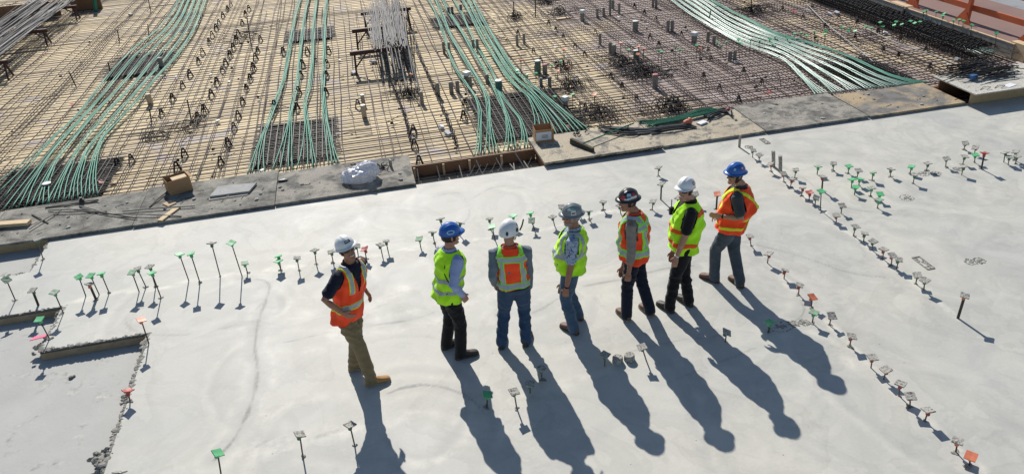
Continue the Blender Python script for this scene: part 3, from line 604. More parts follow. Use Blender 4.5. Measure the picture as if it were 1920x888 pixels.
rods([(12, 525, 29, 563, 'greens'), (61, 545, 72, 572, 'greyg', TK), (102, 549, 119, 587, 'greens'), (148, 519, 161, 555, 'green'), (168, 533, 180, 561, 'orangeg', TK), (170, 517, 186, 552, 'green'), (190, 513, 205, 549, 'green'),
      (248, 511, 261, 547, 'greens'), (258, 504, 274, 538, 'greyg'), (281, 500, 292, 538, 'greyg'), (285, 512, 302, 558, 'green'), (337, 477, 354, 526, 'green'), (358, 476, 375, 530, 'green'), (397, 456, 413, 518, 'greyg'), (434, 455, 454, 518, 'green')],
     'from left among the tall rods left of workers', 'tall capped rods at left', 'tall')
capped_rod((74, 599), (93, 635), 'green', 'tall rod with clean green cap and pink ribbon at the notched slab corner', 'capped rods at the slab notch')
capped_rod((265, 599), (279, 643), 'orange', 'tall rod with clean orange cap at the slab notch corner', 'capped rods at the slab notch')
capped_rod((70, 449), (81, 486), 'greyg', 'rod with pale cap touching the dark board edge at far left', 'capped rods at the slab notch')
capped_rod((240, 734), (244, 752), 'red', 'short bent rod with tilted red cap on the crumbly slab edge', 'capped rods at the slab notch', tilt=.6)
capped_rod((408, 850), (414, 885), 'green', 'rod with clean green cap standing alone at bottom left', 'foreground rods at bottom left')
capped_rod((224, 886), (233, 916), 'greyg', 'rod with grey cap cut off by the bottom edge', 'foreground rods at bottom left')
capped_rod((562, 815), (568, 856), 'greyg', 'rod with crusted grey cap near the bottom, left of the first worker shadow', 'foreground rods at bottom left')
capped_rod((656, 796), (665, 834), 'greyg', 'rod with smooth grey cap beside the booted worker shadow', 'foreground rods at bottom left')
rods([(459, 494, 464, 511, 'greens'), (522, 481, 526, 500, 'green'), (522, 490, 527, 507, 'green'), (557, 484, 561, 507, 'greyg'), (590, 470, 593, 495, 'greyg'), (621, 473, 625, 492, 'greyg'), (669, 461, 672, 481, 'greyg'), (684, 468, 687, 485, 'red'),
      (713, 460, 717, 479, 'greyg'), (724, 453, 728, 472, 'greyg'), (786, 448, 789, 464, 'greens'), (811, 436, 815, 456, 'greyg'), (826, 411, 829, 432, 'greyg'), (863, 419, 861, 440, 'greyg'), (918, 411, 920, 430, 'greyg'), (923, 425, 928, 449, 'green'), (962, 405, 965, 424, 'green'),
      (994, 400, 997, 417, 'green'), (997, 414, 1002, 431, 'greens'), (1036, 407, 1040, 423, 'greyg'), (1053, 388, 1056, 405, 'greyg'), (1083, 385, 1086, 402, 'greens'), (1104, 397, 1105, 412, 'greyg'), (1131, 379, 1131, 394, 'greyg'), (1162, 386, 1164, 401, 'greyg'), (1224, 378, 1223, 393, 'greyg'), (1272, 372, 1272, 388, 'greyg'), (1304, 364, 1305, 382, 'greyg')],
     'from left in the row behind the workers', 'row of capped rods behind the workers')
capped_rod((1240, 345), (1239, 374), 'greyg', 'taller dark rod with grey cap behind the man in white hard hat', 'rods behind the row', r=.013)
capped_rod((1235, 315), (1234, 329), 'greyg', 'short rod with grey cap, farthest back behind the row', 'rods behind the row')
capped_rod((1345, 364), (1343, 392), 'orange', 'thick dark rod with orange cap beside the hands of the blue-helmeted man', 'rods behind the row', r=.015)
rods([(1412, 282, 1411, 295, 'greyg'), (1424, 291, 1423, 304, 'greyg'), (1445, 308, 1446, 322, 'greyr'), (1469, 326, 1470, 341, 'greyr'), (1492, 319, 1490, 334, 'greyg'), (1485, 337, 1482, 351, 'greyr'), (1505, 353, 1503, 367, 'greyr'), (1518, 362, 1517, 376, 'red'), (1530, 371, 1528, 386, 'greyg'),
      (1568, 404, 1568, 417, 'greyr'), (1579, 386, 1577, 400, 'greyg'), (1604, 425, 1600, 442, 'greyg'), (1621, 438, 1619, 453, 'greyg'), (1637, 453, 1635, 469, 'greyg'), (1657, 468, 1655, 485, 'greyr'), (1673, 479, 1671, 497, 'greyr'), (1685, 487, 1681, 504, 'greyg'), (1720, 516, 1717, 532, 'greyg'), (1734, 526, 1732, 544, 'greyg')],
     'from the far end of the upper diagonal row', 'upper diagonal row of capped rods')
rods([(1534, 313, 1532, 327, 'greens'), (1540, 359, 1538, 394, 'green'), (1543, 332, 1541, 357, 'greyr', .014), (1563, 307, 1562, 320, 'greyg'), (1592, 312, 1590, 325, 'green'), (1598, 337, 1596, 352, 'green'), (1604, 351, 1602, 365, 'green'), (1610, 320, 1607, 333, 'greyg'), (1612, 336, 1610, 348, 'green'), (1634, 353, 1632, 368, 'greens'), (1637, 324, 1635, 338, 'greens'),
      (1648, 375, 1645, 390, 'greens'), (1650, 364, 1648, 377, 'green'), (1671, 318, 1669, 331, 'greyg'), (1709, 313, 1706, 326, 'green'), (1715, 328, 1712, 344, 'greyg'), (1740, 307, 1737, 320, 'greyg'), (1775, 298, 1773, 313, 'greyg'), (1806, 313, 1803, 328, 'greyg'), (1809, 294, 1805, 308, 'greyg'), (1810, 269, 1807, 281, 'greyg'), (1829, 277, 1827, 290, 'greyg'), (1829, 291, 1827, 305, 'green'),
      (1846, 289, 1840, 317, 'red', .014), (1885, 287, 1882, 304, 'greyg'), (1893, 295, 1890, 309, 'greyg'), (1904, 285, 1901, 300, 'greyg'), (1907, 294, 1904, 307, 'greyg')],
     'from left in the field at far right', 'capped rods in the far right field')
capped_rod((1809, 555), (1796, 596), 'orangeg', 'thick rod with grey-topped orange cap standing alone at right', 'rods standing alone', r=.018, tilt=.08)
rods([(1406, 443, 1408, 460, 'greyr'), (1441, 476, 1439, 493, 'greyr'), (1472, 507, 1470, 522, 'greyr'), (1499, 535, 1497, 552, 'greyr'), (1523, 557, 1521, 575, 'orange'), (1559, 592, 1555, 609, 'greyr'), (1597, 631, 1593, 649, 'greyr'), (1636, 671, 1633, 689, 'greyr'), (1661, 693, 1657, 711, 'greyr'),
      (1689, 720, 1685, 741, 'greyr'), (1707, 743, 1706, 764, 'greyr'), (1740, 769, 1734, 789, 'greyr'), (1796, 827, 1792, 847, 'orangeg'), (1820, 855, 1817, 873, 'orange')], 'from the far end of the lower diagonal row', 'lower diagonal row of capped rods')
rods([(914, 740, 913, 763, 'green'), (964, 735, 969, 765, 'greyg'), (993, 720, 994, 736, 'greyg'), (1015, 691, 1016, 711, 'greyg'), (1134, 665, 1134, 686, 'greyg'), (1204, 651, 1212, 676, 'greyg'), (1362, 623, 1360, 641, 'greyg'), (1443, 604, 1441, 623, 'green'), (1526, 586, 1523, 605, 'greens')],
     'from left among those in front of the workers', 'capped rods in the worker shadows')
# rods standing in the rebar
GR = q(960, 0, [(38, 528, 38, 600), (48, 550, 50, 620), (113, 560, 113, 620), (180, 550, 180, 640), (300, 490, 300, 560), (365, 460, 365, 555), (320, 725, 320, 790), (455, 710, 455, 830), (872, 375, 872, 430), (1100, 380, 1095, 490), (1122, 390, 1120, 520), (1225, 360, 1225, 480), (1257, 375, 1257, 500), (1385, 340, 1380, 460),
    (1540, 320, 1540, 400), (1567, 345, 1567, 460), (1610, 315, 1608, 410), (1700, 298, 1700, 385), (1712, 325, 1708, 445), (1790, 300, 1780, 410), (1855, 305, 1850, 415)], 4) if False else None
def q4(ox, oy, L): return [(ox + a / 4, oy + b_ / 4, ox + c / 4, oy + d / 4, k) for a, b_, c, d, k in L]
L3 = [(38, 528, 38, 600), (48, 550, 50, 620), (113, 560, 113, 620), (180, 550, 180, 640), (300, 490, 300, 560), (320, 725, 320, 790), (365, 460, 365, 555), (455, 710, 455, 830), (872, 375, 872, 430), (1100, 380, 1095, 490), (1122, 390, 1120, 520), (1225, 360, 1225, 480), (1257, 375, 1257, 500), (1385, 340, 1380, 460),
      (1540, 320, 1540, 400), (1567, 345, 1567, 460), (1610, 315, 1608, 410), (1700, 298, 1700, 385), (1712, 325, 1708, 445), (1790, 300, 1780, 410), (1855, 305, 1850, 415)]
rods(q4(960, 0, [t + ('green',) for t in L3]), 'from left in the middle rebar bay', 'green-capped rods in the rebar', 'thin', DZ, .8, .006)
def _l4(t): return (t[0], t[1], t[2], t[3] + 52) if t[0] > 1150 and t[1] < 260 else t
L4 = [(15, 295, 15, 370), (35, 330, 35, 385), (50, 275, 50, 330), (148, 290, 145, 350), (200, 255, 195, 320), (247, 250, 247, 310), (288, 270, 283, 330), (350, 240, 347, 330), (425, 258, 422, 350), (433, 233, 430, 300), (558, 210, 545, 310), (603, 235, 597, 320), (617, 215, 612, 300), (655, 235, 652, 300), (735, 200, 730, 290), (775, 210, 768, 320), (842, 170, 840, 270), (862, 200, 858, 280),
      (945, 190, 938, 300), (960, 165, 955, 270), (1005, 185, 1000, 260), (1068, 160, 1060, 250), (1100, 175, 1090, 280), (1140, 165, 1130, 265), (1165, 90, 1160, 150), (1190, 80, 1183, 140), (1263, 90, 1250, 165), (1310, 120, 1290, 205), (1320, 105, 1300, 195), (1395, 155, 1380, 235), (1435, 150, 1415, 240), (1465, 158, 1450, 250), (1530, 190, 1510, 280), (1712, 250, 1700, 345)]
rods(q4(1440, 0, [_l4(t) + ('green',) for t in L4]), 'from left in the upper right rebar', 'green-capped rods at upper right', 'thin', DZ, .82, .006)
L5 = [(771, 140, 772, 180), (977, 113, 977, 145), (1046, 133, 1046, 152), (1057, 92, 1058, 130), (1066, 125, 1067, 172), (1115, 178, 1116, 222), (1164, 81, 1164, 107), (1196, 102, 1196, 132), (1197, 88, 1198, 117), (1207, 92, 1206, 116), (1313, 91, 1312, 120)]
rods([t + ('orange',) for t in L5], 'from left in the rebar', 'orange-capped dark rods in the rebar', 'dark', DZ, .9, .010)
# bare dark stubs
ST = [(129, 135, 143, 163, 'leaning beside the left board sheets'), (202, 116, 208, 137, 'left of the left tendons, nearest them'), (220, 56, 224, 80, 'between the left rod pile and the left tendons'), (277, 45, 279, 66, 'close to the far left tendons'), (278, 0, 283, 22, 'at the top edge by the left tendons'), (351, 187, 358, 222, 'with a red tip beside the bar chairs'), (463, 33, 470, 80, 'far back among the bar chairs'), (280, 203, 284, 228, 'beside the tan tube near the left tendons'), (1004, 0, 1004, 32, 'at the top edge right of the right tendons'), (963, 4, 964, 38, 'at the top edge beside the right tendons'), (1409, -5, 1408, 27, 'in a mound beyond the whitish tendons'), (1333, 20, 1328, 42, 'leaning among the whitish tendons')]
for u, v, bu, bv, w in ST:
    B0 = px(bu, bv, DZ); T = aty(u, v, B0.y); mb = MB(); mb.tube([B0, T], .017, 6); mb.tube([B0 + V((-.12, 0, .02)), B0 + V((0, 0, .16)), B0 + V((.12, .05, .02))], .008, 5)
    tag(mb.build('bare_stub', MAT['bar_black'], loc=B0), 'bare dark rod stub ' + w, 'rod stub', 'bare rod stubs')
B0 = px(1386, 276); T = aty(1388, 253, B0.y); mb = MB(); mb.beam(B0, T, .035, .035); tag(mb.build('wooden_stake', MAT['wood_grey'], loc=B0), 'bare wooden stake at the board edge, far end of the upper diagonal row', 'stake')

# ================================================================== SLEEVES
def sleeve(u, vt, vb, w, mat, lid, label, z=DZ, square=False):
    B0 = px(u, vb, z); T = aty(u, vt, B0.y); h = max(T.z - z, .06); dist = (B0 - V(CPOS)).length; r = w * dist / F_PX / 2
    root = empty('pipe_sleeve', B0); tag(root, label, 'pipe sleeve', 'pipe sleeves in the rebar')
    mb = MB()
    if square: mb.box(B0 + V((0, 0, h / 2)), (r * 1.7, r * 1.7, h), .5)
    else:
        n = 16; mb.tube([B0, B0 + V((0, 0, h))], r, n, caps=False); mb.tube([B0 + V((0, 0, h)), B0 + V((0, 0, h - .04))], r * .86, n, caps=False)
        mb.add([B0 + V((math.cos(k * 2 * math.pi / n) * rr, math.sin(k * 2 * math.pi / n) * rr, h)) for rr in (r, r * .86) for k in range(n)], [(k, (k + 1) % n, n + (k + 1) % n, n + k) for k in range(n)])
    mb.build('tube', MAT[mat], root, smooth=False)
    lb = MB()
    if square: lb.box(B0 + V((0, 0, h + .02)), (r * 2.6, r * 2.6, .09), .5)
    else: lb.tube([B0 + V((0, 0, h - .02)), B0 + V((0, 0, h + .006)), B0 + V((0, 0, h + .012))], [r * .9, r * (1.05 if lid != 'dark' else .8), r * .9 if lid != 'dark' else r * .7], 14)
    lb.build('lid', MAT[{'white': 'lid_white', 'red': 'lid_red', 'dark': 'tube', 'tan': 'tube_tan'}[lid]], root)
SL = [(92, 343, 356, 13, 'tube', 'white', 'short sleeve with white lid among the fanned left tendon ends'), (283, 176, 197, 9, 'tube_tan', 'tan', 'tan tube sleeve right of the left tendons'), (305, 108, 130, 8, 'tube', 'dark', 'grey sleeve at the dark pit of the left tendons'),
      (682, 178, 197, 7, 'tube_tan', 'white', 'tan tube sleeve, farther of the two under the grey rod trestle'), (684, 197, 222, 9, 'tube_tan', 'white', 'tan tube sleeve, nearer of the two under the grey rod trestle'), (792, 172, 196, 7, 'tube', 'dark', 'grey sleeve beside the dark bar mound under the trestle')]
M2 = [(822, 156, 181, 8), (833, 79, 101, 5), (842, 14, 31, 4.5), (843, 80, 101, 5), (847, 154, 176, 8), (849, 13, 31, 4.5), (859, 152, 174, 7), (865, 9, 26, 5), (883, 144, 166, 6), (888, 75, 95, 5), (896, 74, 96, 5), (914, 140, 156, 7)]
SL += [(u, t, b_, w, 'tube', 'dark', 'grey sleeve, %s from left among the right green tendons' % nth(i)) for i, (u, t, b_, w) in enumerate(M2)]
SL += [(936, 151, 174, 13, 'tube_green', 'white', 'wide greenish sleeve with white lid under the right green tendons'), (1009, 114, 138, 11, 'tube_green', 'white', 'wide greenish sleeve with white lid beside the bar mounds'), (1022, 121, 139, 9, 'tube', 'red', 'grey sleeve with dull red lid beside the bar mounds'), (1228, 140, 166, 10, 'tube', 'red', 'wide grey sleeve with red lid standing alone in the right bay'), (1192, 95, 112, 9, 'tube_green', 'white', 'greenish sleeve with white lid between orange-capped rods'), (1191, 40, 59, 10, 'tube', 'white', 'wide pale-lidded grey sleeve far back in the right bay')]
M3 = [(970, 66, 86, 5), (983, 64, 83, 5), (1005, 123, 138, 6), (1015, 147, 168, 6), (1031, 145, 167, 7), (1120, 17, 34, 4.5), (1125, 64, 84, 5), (1132, 15, 32, 4.5), (1144, -2, 31, 4), (1144, 80, 100, 6), (1149, 1, 17, 5), (1151, 85, 102, 8), (1161, 7, 26, 4.5), (1224, -3, 14, 4.5), (1230, 0, 16, 4.5), (1252, 39, 60, 6), (1260, 39, 60, 6), (1327, 60, 79, 6), (1338, 68, 85, 6), (1368, 97, 114, 7), (1377, 95, 114, 6)]
SL += [(u, t, b_, w, 'tube', 'dark', 'grey sleeve, %s from left in the right rebar bay' % nth(i)) for i, (u, t, b_, w) in enumerate(M3)]
for s in SL: sleeve(*s)
for u, t, b_, w, lb in ((1092, 23, 40, 6, 'square post with white box top far back in the right bay'), (1301, 65, 83, 8, 'square post with white box top by the whitish tendons'), (1060, 186, 203, 8, 'square post with white box top at the right green tendon ends'), (876, 139, 152, 9, 'low white box top among the right green tendons')):
    sleeve(u, t, b_, w, 'tube', 'white', lb, square=True)
for u, t, b_, w, lb in ((1450, 283, 312, 9, 'grey crusted tube on the slab, left of a pair by the boards'), (1463, 292, 321, 9, 'grey crusted tube on the slab, right of a pair by the boards')):
    B0 = px(u, b_, 0); T = aty(u, t, B0.y); mb = MB(); mb.tube([B0, B0.lerp(T, .5) + V((.004, 0, 0)), T], [.034, .032, .033], 12); tag(mb.build('concrete_tube', MAT['cap_grey'], loc=B0), lb, 'tube', 'crusted tubes on the slab')
for u, v, lb in ((1158, 678, 'short crusted concrete stub in front of workers, left of the pair'), (1180, 674, 'short crusted concrete stub in front of workers, right of the pair')):
    B0 = px(u, v, 0); mb = MB(); mb.tube([B0, B0 + V((0, 0, .07)), B0 + V((0, 0, .08))], [.068, .064, .055], 14); tag(mb.build('concrete_stub', MAT['cap_grey'], loc=B0), lb, 'concrete stub', 'concrete stubs')

# ================================================================== BAR MOUNDS (bent bars heaped round the rods)
def mound(u, v, w, n, label, seed, h=.35):
    rnd = random.Random(seed); B0 = px(u, v, DZ); root = empty('bar_mound', B0); tag(root, label, 'bar mound', 'mounds of bent bars'); mb = MB()
    n = int(n * .62); h *= .8; w *= 1.12
    for i in range(n):
        a = rnd.uniform(0, math.pi); L = rnd.uniform(.4, 1) * w; d = V((math.cos(a), math.sin(a) * .9, 0)); c = B0 + V((rnd.gauss(0, w * .28), rnd.gauss(0, w * .3), 0)); hh = rnd.uniform(.3, 1) * h
        mb.tube([c - d * L * .6, c - d * L * .35 + V((0, 0, hh * .8)), c + V((rnd.gauss(0, .03), 0, hh)), c + d * L * .35 + V((0, 0, hh * .8)), c + d * L * .6], .0085, 4)
    mb.build('bent_bars', MAT['bar_mid'], root)
    fb = MB()
    for i in range(int(n * 1.1)):
        a = rnd.choice((0, math.pi / 2)) + rnd.gauss(0, .12); d = V((math.cos(a), math.sin(a), 0)); c = B0 + V((rnd.gauss(0, w * .6), rnd.gauss(0, w * .6), rnd.uniform(.05, .14))); fb.tube([c - d * w * .8, c + d * w * .8], .0085, 4)
    fb.build('flat_bars', MAT['bar_mid'], root)
for a in ((1165, 122, .40, 34, 'black mound of bent bars, left of the large pair in the right bay', 1), (1202, 140, .52, 50, 'large black mound of bent bars below the green-lidded sleeve', 2), (1260, 205, .5, 46, 'broad black mound of bent bars near the boards in the right bay', 3), (1068, 165, .36, 30, 'black mound of bent bars round an orange-capped rod beside the tendons', 4), (1118, 218, .42, 38, 'black mound of bent bars above the broom', 5), (1058, 128, .3, 20, 'small black mound beside the greenish lidded sleeve', 6), (768, 180, .36, 30, 'black mound of bent bars under the grey rod trestle', 7), (1050, 26, .34, 26, 'mound of bent bars at the top, left of the grey sleeves', 8), (1022, 8, .34, 26, 'mound of bent bars at the very top edge', 9), (1408, 24, .5, 34, 'mound of bent bars beyond the whitish tendons', 10), (290, 258, .42, 16, 'loose nest of bent bars right of the left tendons', 11, .22), (355, 240, .42, 16, 'loose nest of bent bars with red-tipped rod', 12, .26), (462, 70, .5, 16, 'nest of bent bars far back among the bar chairs', 13, .22), (964, 36, .3, 20, 'small mound of bent bars beside the right tendons at top', 14)):
    mound(*a)

# ================================================================== ROD STACKS ON TRESTLES
def trestle(x0, x1, y0, ztop, label, group):
    root = empty('trestle', ((x0 + x1) / 2, y0, DZ)); tag(root, label, 'trestle', group)
    mb = MB(); mb.box(((x0 + x1) / 2, y0, ztop - .05), (x1 - x0, .09, .10)); mb.build('beam', MAT['trestle'], root)
    for x_, s in ((x0 + .12, 1), (x1 - .12, -1)):
        for dy in (-.22, .22):
            mb = MB(); mb.beam((x_, y0 + dy * .15, ztop - .1), (x_ + s * -.03, y0 + dy, DZ + .01), .045, .045); mb.build('leg', MAT['trestle'], root)
        mb = MB(); mb.beam((x_, y0, DZ + .2), (x_ + s * .3, y0, ztop - .1), .035, .035); mb.build('brace', MAT['trestle'], root)
for x0, x1, y_, lb in ((-.24, 1.30, 20.5, 'rust-brown steel trestle under the near end of grey rods'), (-.10, 1.38, 22.85, 'rust-brown steel trestle under the middle of grey rods'), (.25, 1.85, 24.9, 'rust-brown steel trestle under the far end of grey rods')):
    trestle(x0, x1, y_, .38, lb, 'trestles under the middle rods')
for i in range(96):
    rnd = random.Random(100 + i); t = rnd.random(); xa = .36 + rnd.uniform(0, 1.0); near = 20.15 + rnd.uniform(-.2, 1.0) if i > 7 else rnd.uniform(17.6, 19.0); far = rnd.uniform(24.0, 25.8) if i % 2 else rnd.uniform(26, 30)
    zz = .392 + rnd.uniform(0, .10); xf = xa + .12 + rnd.uniform(-.16, .16) + (.3 if i % 2 == 0 else 0)
    P = [(xa, near, zz if i > 7 else zz - .22 - (19 - near) * .12), ((xa * .75 + xf * .25), near + (far - near) * .3, zz), (xf, far, zz + rnd.uniform(-.01, .03))]
    mb = MB(); mb.tube(spline(P, 8), .0125, 5); tag(mb.build('steel_rod', MAT['steel_grey'], loc=P[0]), 'long bare grey steel rod in the heap on rust-brown trestles', 'steel rod', 'grey rods heaped on the middle trestles')
for y_, lb in ((24.3, 'dark trestle under the near part of the top left rod pile'), (28.0, 'dark trestle under the far part of the top left rod pile'), (31.6, 'dark trestle at the top edge under the left rod pile')): trestle(-12.2, -9.95, y_, .28, lb, 'trestles under the left rod pile')
for i in range(84):
    rnd = random.Random(300 + i); xa = -11.95 + rnd.random() * 1.75; near = rnd.uniform(22.2, 24.2); far = rnd.uniform(31, 36); zz = .295 + rnd.uniform(0, .12)
    mb = MB(); P = [(xa, near, zz - .02), (xa + rnd.uniform(-.1, .1), (near + far) / 2, zz), (xa + rnd.uniform(-.25, .25), far, zz)]; mb.tube(spline(P, 6), .013, 5)
    tag(mb.build('steel_rod', MAT['steel_grey' if i % 3 else 'bar_mid'], loc=P[0]), 'long grey steel rod in the pile at the top left corner', 'steel rod', 'grey rods piled at top left')
for c, sz, lb in (((-12.7, 32.6, .05), (3.6, .08, .55), 'brown plywood sheet behind the top left rod pile'), ((-10.1, 33.2, .05), (1.1, .08, .6), 'brown plywood sheet at the right end of the top left rod pile'), ((-13.3, 29.6, .0), (1.2, .1, .45), 'short brown plywood sheet at the left edge beside the rods')):
    mb = MB(); mb.box(c, sz); tag(mb.build('plywood_sheet', MAT['ply_brown'], loc=c), lb, 'plywood sheet', 'brown plywood sheets at top left')
B0 = px(180, 22, DZ); mb = MB(); mb.beam(B0, B0 + V((.12, .1, .75)), .12, .10); tag(mb.build('green_post', MAT['green_paint'], loc=B0), 'leaning dark green post at the top edge, left of the tendons', 'post')
# small scraps on the deck
SCR = [(245, 29, 'black', 'beside the left tendons at top'), (1055, 35, 'tan', 'plank below the top mound'), (700, 118, 'white', 'under the trestle leg'), (664, 138, 'white', 'at the foot of the near trestle'), (828, 240, 'white', 'before the pocket, left'), (840, 252, 'white', 'before the pocket, right'), (1062, 242, 'red', 'brick red, near the broom handle'), (1555, 28, 'white', 'crumpled paper beyond the whitish tendons'), (1568, 26, 'white', 'second crumpled paper beyond the whitish tendons'), (1660, 64, 'white', 'near the beam cage'), (1795, 113, 'white', 'by the stirrup pile'), (190, 345, 'red', 'red, at the end of the left tendons'), (214, 342, 'tan', 'dark lump near the left board'), (1380, 118, 'white', 'beside a sleeve pair')]
for u, v, c, w in SCR:
    p = px(u, v, DZ + .02); mb = MB()
    if c == 'tan': mb.box(p, (.5 if 'plank' in w else .12, .16, .04), .1)
    else: mb.box(p + V((0, 0, .03)), (random.uniform(.10, .18), random.uniform(.08, .14), .06), random.uniform(0, 3), R=Matrix.Rotation(random.uniform(0, 3), 3, 'Z') @ Matrix.Rotation(.3, 3, 'X'))
    tag(mb.build('debris_scrap', MAT[{'black': 'bar_black', 'tan': 'wood_lite', 'white': 'paper', 'red': 'cap_red'}[c]], loc=p), '%s scrap on the rebar %s' % (c, w), 'scrap', 'scraps on the rebar')

rnd = random.Random(77); mb = MB()
for i in range(260):
    x_ = rnd.uniform(-9, 14.3); y_ = 13.8 + abs(rnd.gauss(0, 7)); c = V((x_, y_, DZ + .075)); t = rnd.random(); L = rnd.uniform(.04, .12)
    if y_ > 30 or any(p[0] < x_ < p[1] and p[2] < y_ < p[3] for p in PITS): continue
    if t < .45: mb.rock(c, (L * .45, L * .4, L * .3), rnd, 0)
    elif t < .75: a = rnd.uniform(0, 3.1); d = V((math.cos(a), math.sin(a), 0)) * L * 4.5; mb.tube([c - d, c + V((0, 0, .03)), c + d], .009, 4, 0)
    else: mb.box(c, (L, L * .6, .02), rnd.uniform(0, 3), 1 if t < .88 else 2)
tag(mb.build('site_litter', [MAT['bar_mid'], MAT['lid_white'], MAT['wood_lite']]), 'small scraps, ties and offcuts littered over the rebar and formwork', 'litter', None, 'stuff')
mb = MB()
for i in range(190):
    x_ = rnd.uniform(-7, 11.8); y_ = rnd.uniform(12.65, 13.75)
    if .5 < x_ < 3.15: continue
    L = abs(rnd.gauss(.012, .012)) + .006; c = V((x_, y_, .058 + L * .2))
    if i % 6: mb.rock(c, (L, L * 1.2, L * .5), rnd, i % 2)
    else: a = rnd.uniform(0, 3.1); d = V((math.cos(a), math.sin(a), 0)) * rnd.uniform(.03, .09); mb.tube([c - d, c + d], .005, 4, 0)
tag(mb.build('board_litter', [MAT['crumb'], MAT['slab_dusty']]), 'grit and small concrete scraps scattered over the walkway boards', 'litter', None, 'stuff')
# ================================================================== BEAM CAGE, EDGE FORM, GUARDRAIL
root = empty('beam_cage', (14.9, 20, DZ)); tag(root, 'long black beam cage of close-set stirrups along the right edge form', 'rebar cage')
sm = MB(); P = [(-.47, 0, .03), (-.47, 0, .27), (.45, 0, .27), (.45, 0, .03), (-.47, 0, .03)]; sm.tube(P, .012, 4)
for x_ in (-.30, -.12, .07, .26): sm.tube([(x_ - .07, .02, .20), (x_ - .06, .01, .31), (x_, 0, .335), (x_ + .05, -.01, .31), (x_ + .05, -.02, .22)], .012, 4)
SMESH = sm.mesh('stirrup', [MAT['bar_black']])
sr = MB(); k = 0; y_ = 15.6
while y_ < 30:
    if k < 100: o = add_obj('stirrup', SMESH, root, (random.uniform(-.02, .02), y_ - 20, 0), (random.gauss(0, .05), 0, random.gauss(0, .03)))
    else: sr.tube([(14.9 + a, y_ + b_, DZ + c) for a, b_, c in P], .012, 4); [sr.tube([(14.9 + x_ - .06, y_, DZ + .2), (14.9 + x_, y_, DZ + .33), (14.9 + x_ + .06, y_, DZ + .2)], .012, 4) for x_ in (-.3, -.1, .1, .3)]
    y_ += .098; k += 1
tag(sr.build('far_stirrups', MAT['bar_black'], root), kind='stuff')
for x_, z_ in ((14.45, .04), (14.62, .04), (14.8, .04), (15.0, .04), (15.2, .04), (15.34, .04), (14.45, .255), (14.7, .255), (15.1, .255), (15.34, .255)):
    mb = MB(); mb.tube([(x_, 14.9, DZ + z_), (x_ + .02, 30, DZ + z_)], .014, 5); mb.build('long_bar', MAT['bar_black'], root)
root = empty('edge_form', (15.5, 18, 0)); tag(root, 'dark plywood edge form with pale top edge and chalk marks behind the beam cage', 'edge form')
mb = MB(); mb.box((15.50, 17.2, -.08), (.045, 4.0, .36)); mb.box((15.42, 22.7, -.06), (.045, 7.0, .40)); mb.box((15.42, 32, -.06), (.045, 11, .4)); mb.build('panel', MAT['wood_grey'], root)
mb = MB(); mb.box((15.50, 17.2, .108), (.06, 4.0, .016)); mb.box((15.42, 22.7, .148), (.06, 7.0, .016)); mb.box((15.55, 19.5, .148), (.25, .7, .016)); mb.build('top_edge', MAT['wood_lite'], root)
mb = MB(); X0 = 15.472
for (ya, za, yb, zb) in ((18.35, .05, 18.35, -.15), (18.35, -.05, 18.12, .05), (18.35, -.05, 18.12, -.15), (17.95, .04, 17.70, -.16), (17.95, -.16, 17.70, .04)): mb.beam((X0, ya, za), (X0, yb, zb), .004, .03)
mb.build('chalk_marks', MAT['chalk'], root)
root = empty('guardrail', (16.15, 18, 0)); tag(root, 'orange painted timber guardrail along the red floor at top right', 'guardrail')
mb = MB(); mb.beam((16.20, 13.6, .40), (16.20, 27, .40), .045, .15); mb.build('lower_rail', MAT['orange_wood'], root)
mb = MB(); mb.beam((16.20, 13.6, .98), (16.20, 27, .98), .045, .15); mb.build('top_rail', MAT['orange_wood'], root)
for y_ in (15.35, 17.55, 19.6, 21.7, 23.8):
    mb = MB(); mb.box((16.13, y_, .53), (.09, .10, 1.05)); po = mb.build('post', MAT['orange_wood'], root)
    mb = MB(); mb.add([(16.11, y_ + .06, .004), (16.11, y_ + .42, .004), (16.11, y_ + .06, .42), (16.15, y_ + .06, .004), (16.15, y_ + .42, .004), (16.15, y_ + .06, .42)], [(0, 2, 1), (3, 4, 5), (0, 1, 4, 3), (1, 2, 5, 4), (2, 0, 3, 5)]); mb.add([(16.0, y_ - .06, .004), (16.0, y_ - .3, .004), (16.0, y_ - .06, .3), (16.04, y_ - .06, .004), (16.04, y_ - .3, .004), (16.04, y_ - .06, .3)], [(0, 1, 2), (3, 5, 4), (0, 3, 4, 1), (1, 4, 5, 2), (2, 5, 3, 0)]); mb.build('gusset', MAT['orange_wood'], root)
mb = MB(); mb.box((15.62, 15.1, -.05), (.22, .5, .40)); tag(mb.build('timber_block', MAT['wood_lite'], loc=(15.62, 15.1, -.05)), 'ochre timber block below the right end of the orange guardrail', 'timber block')

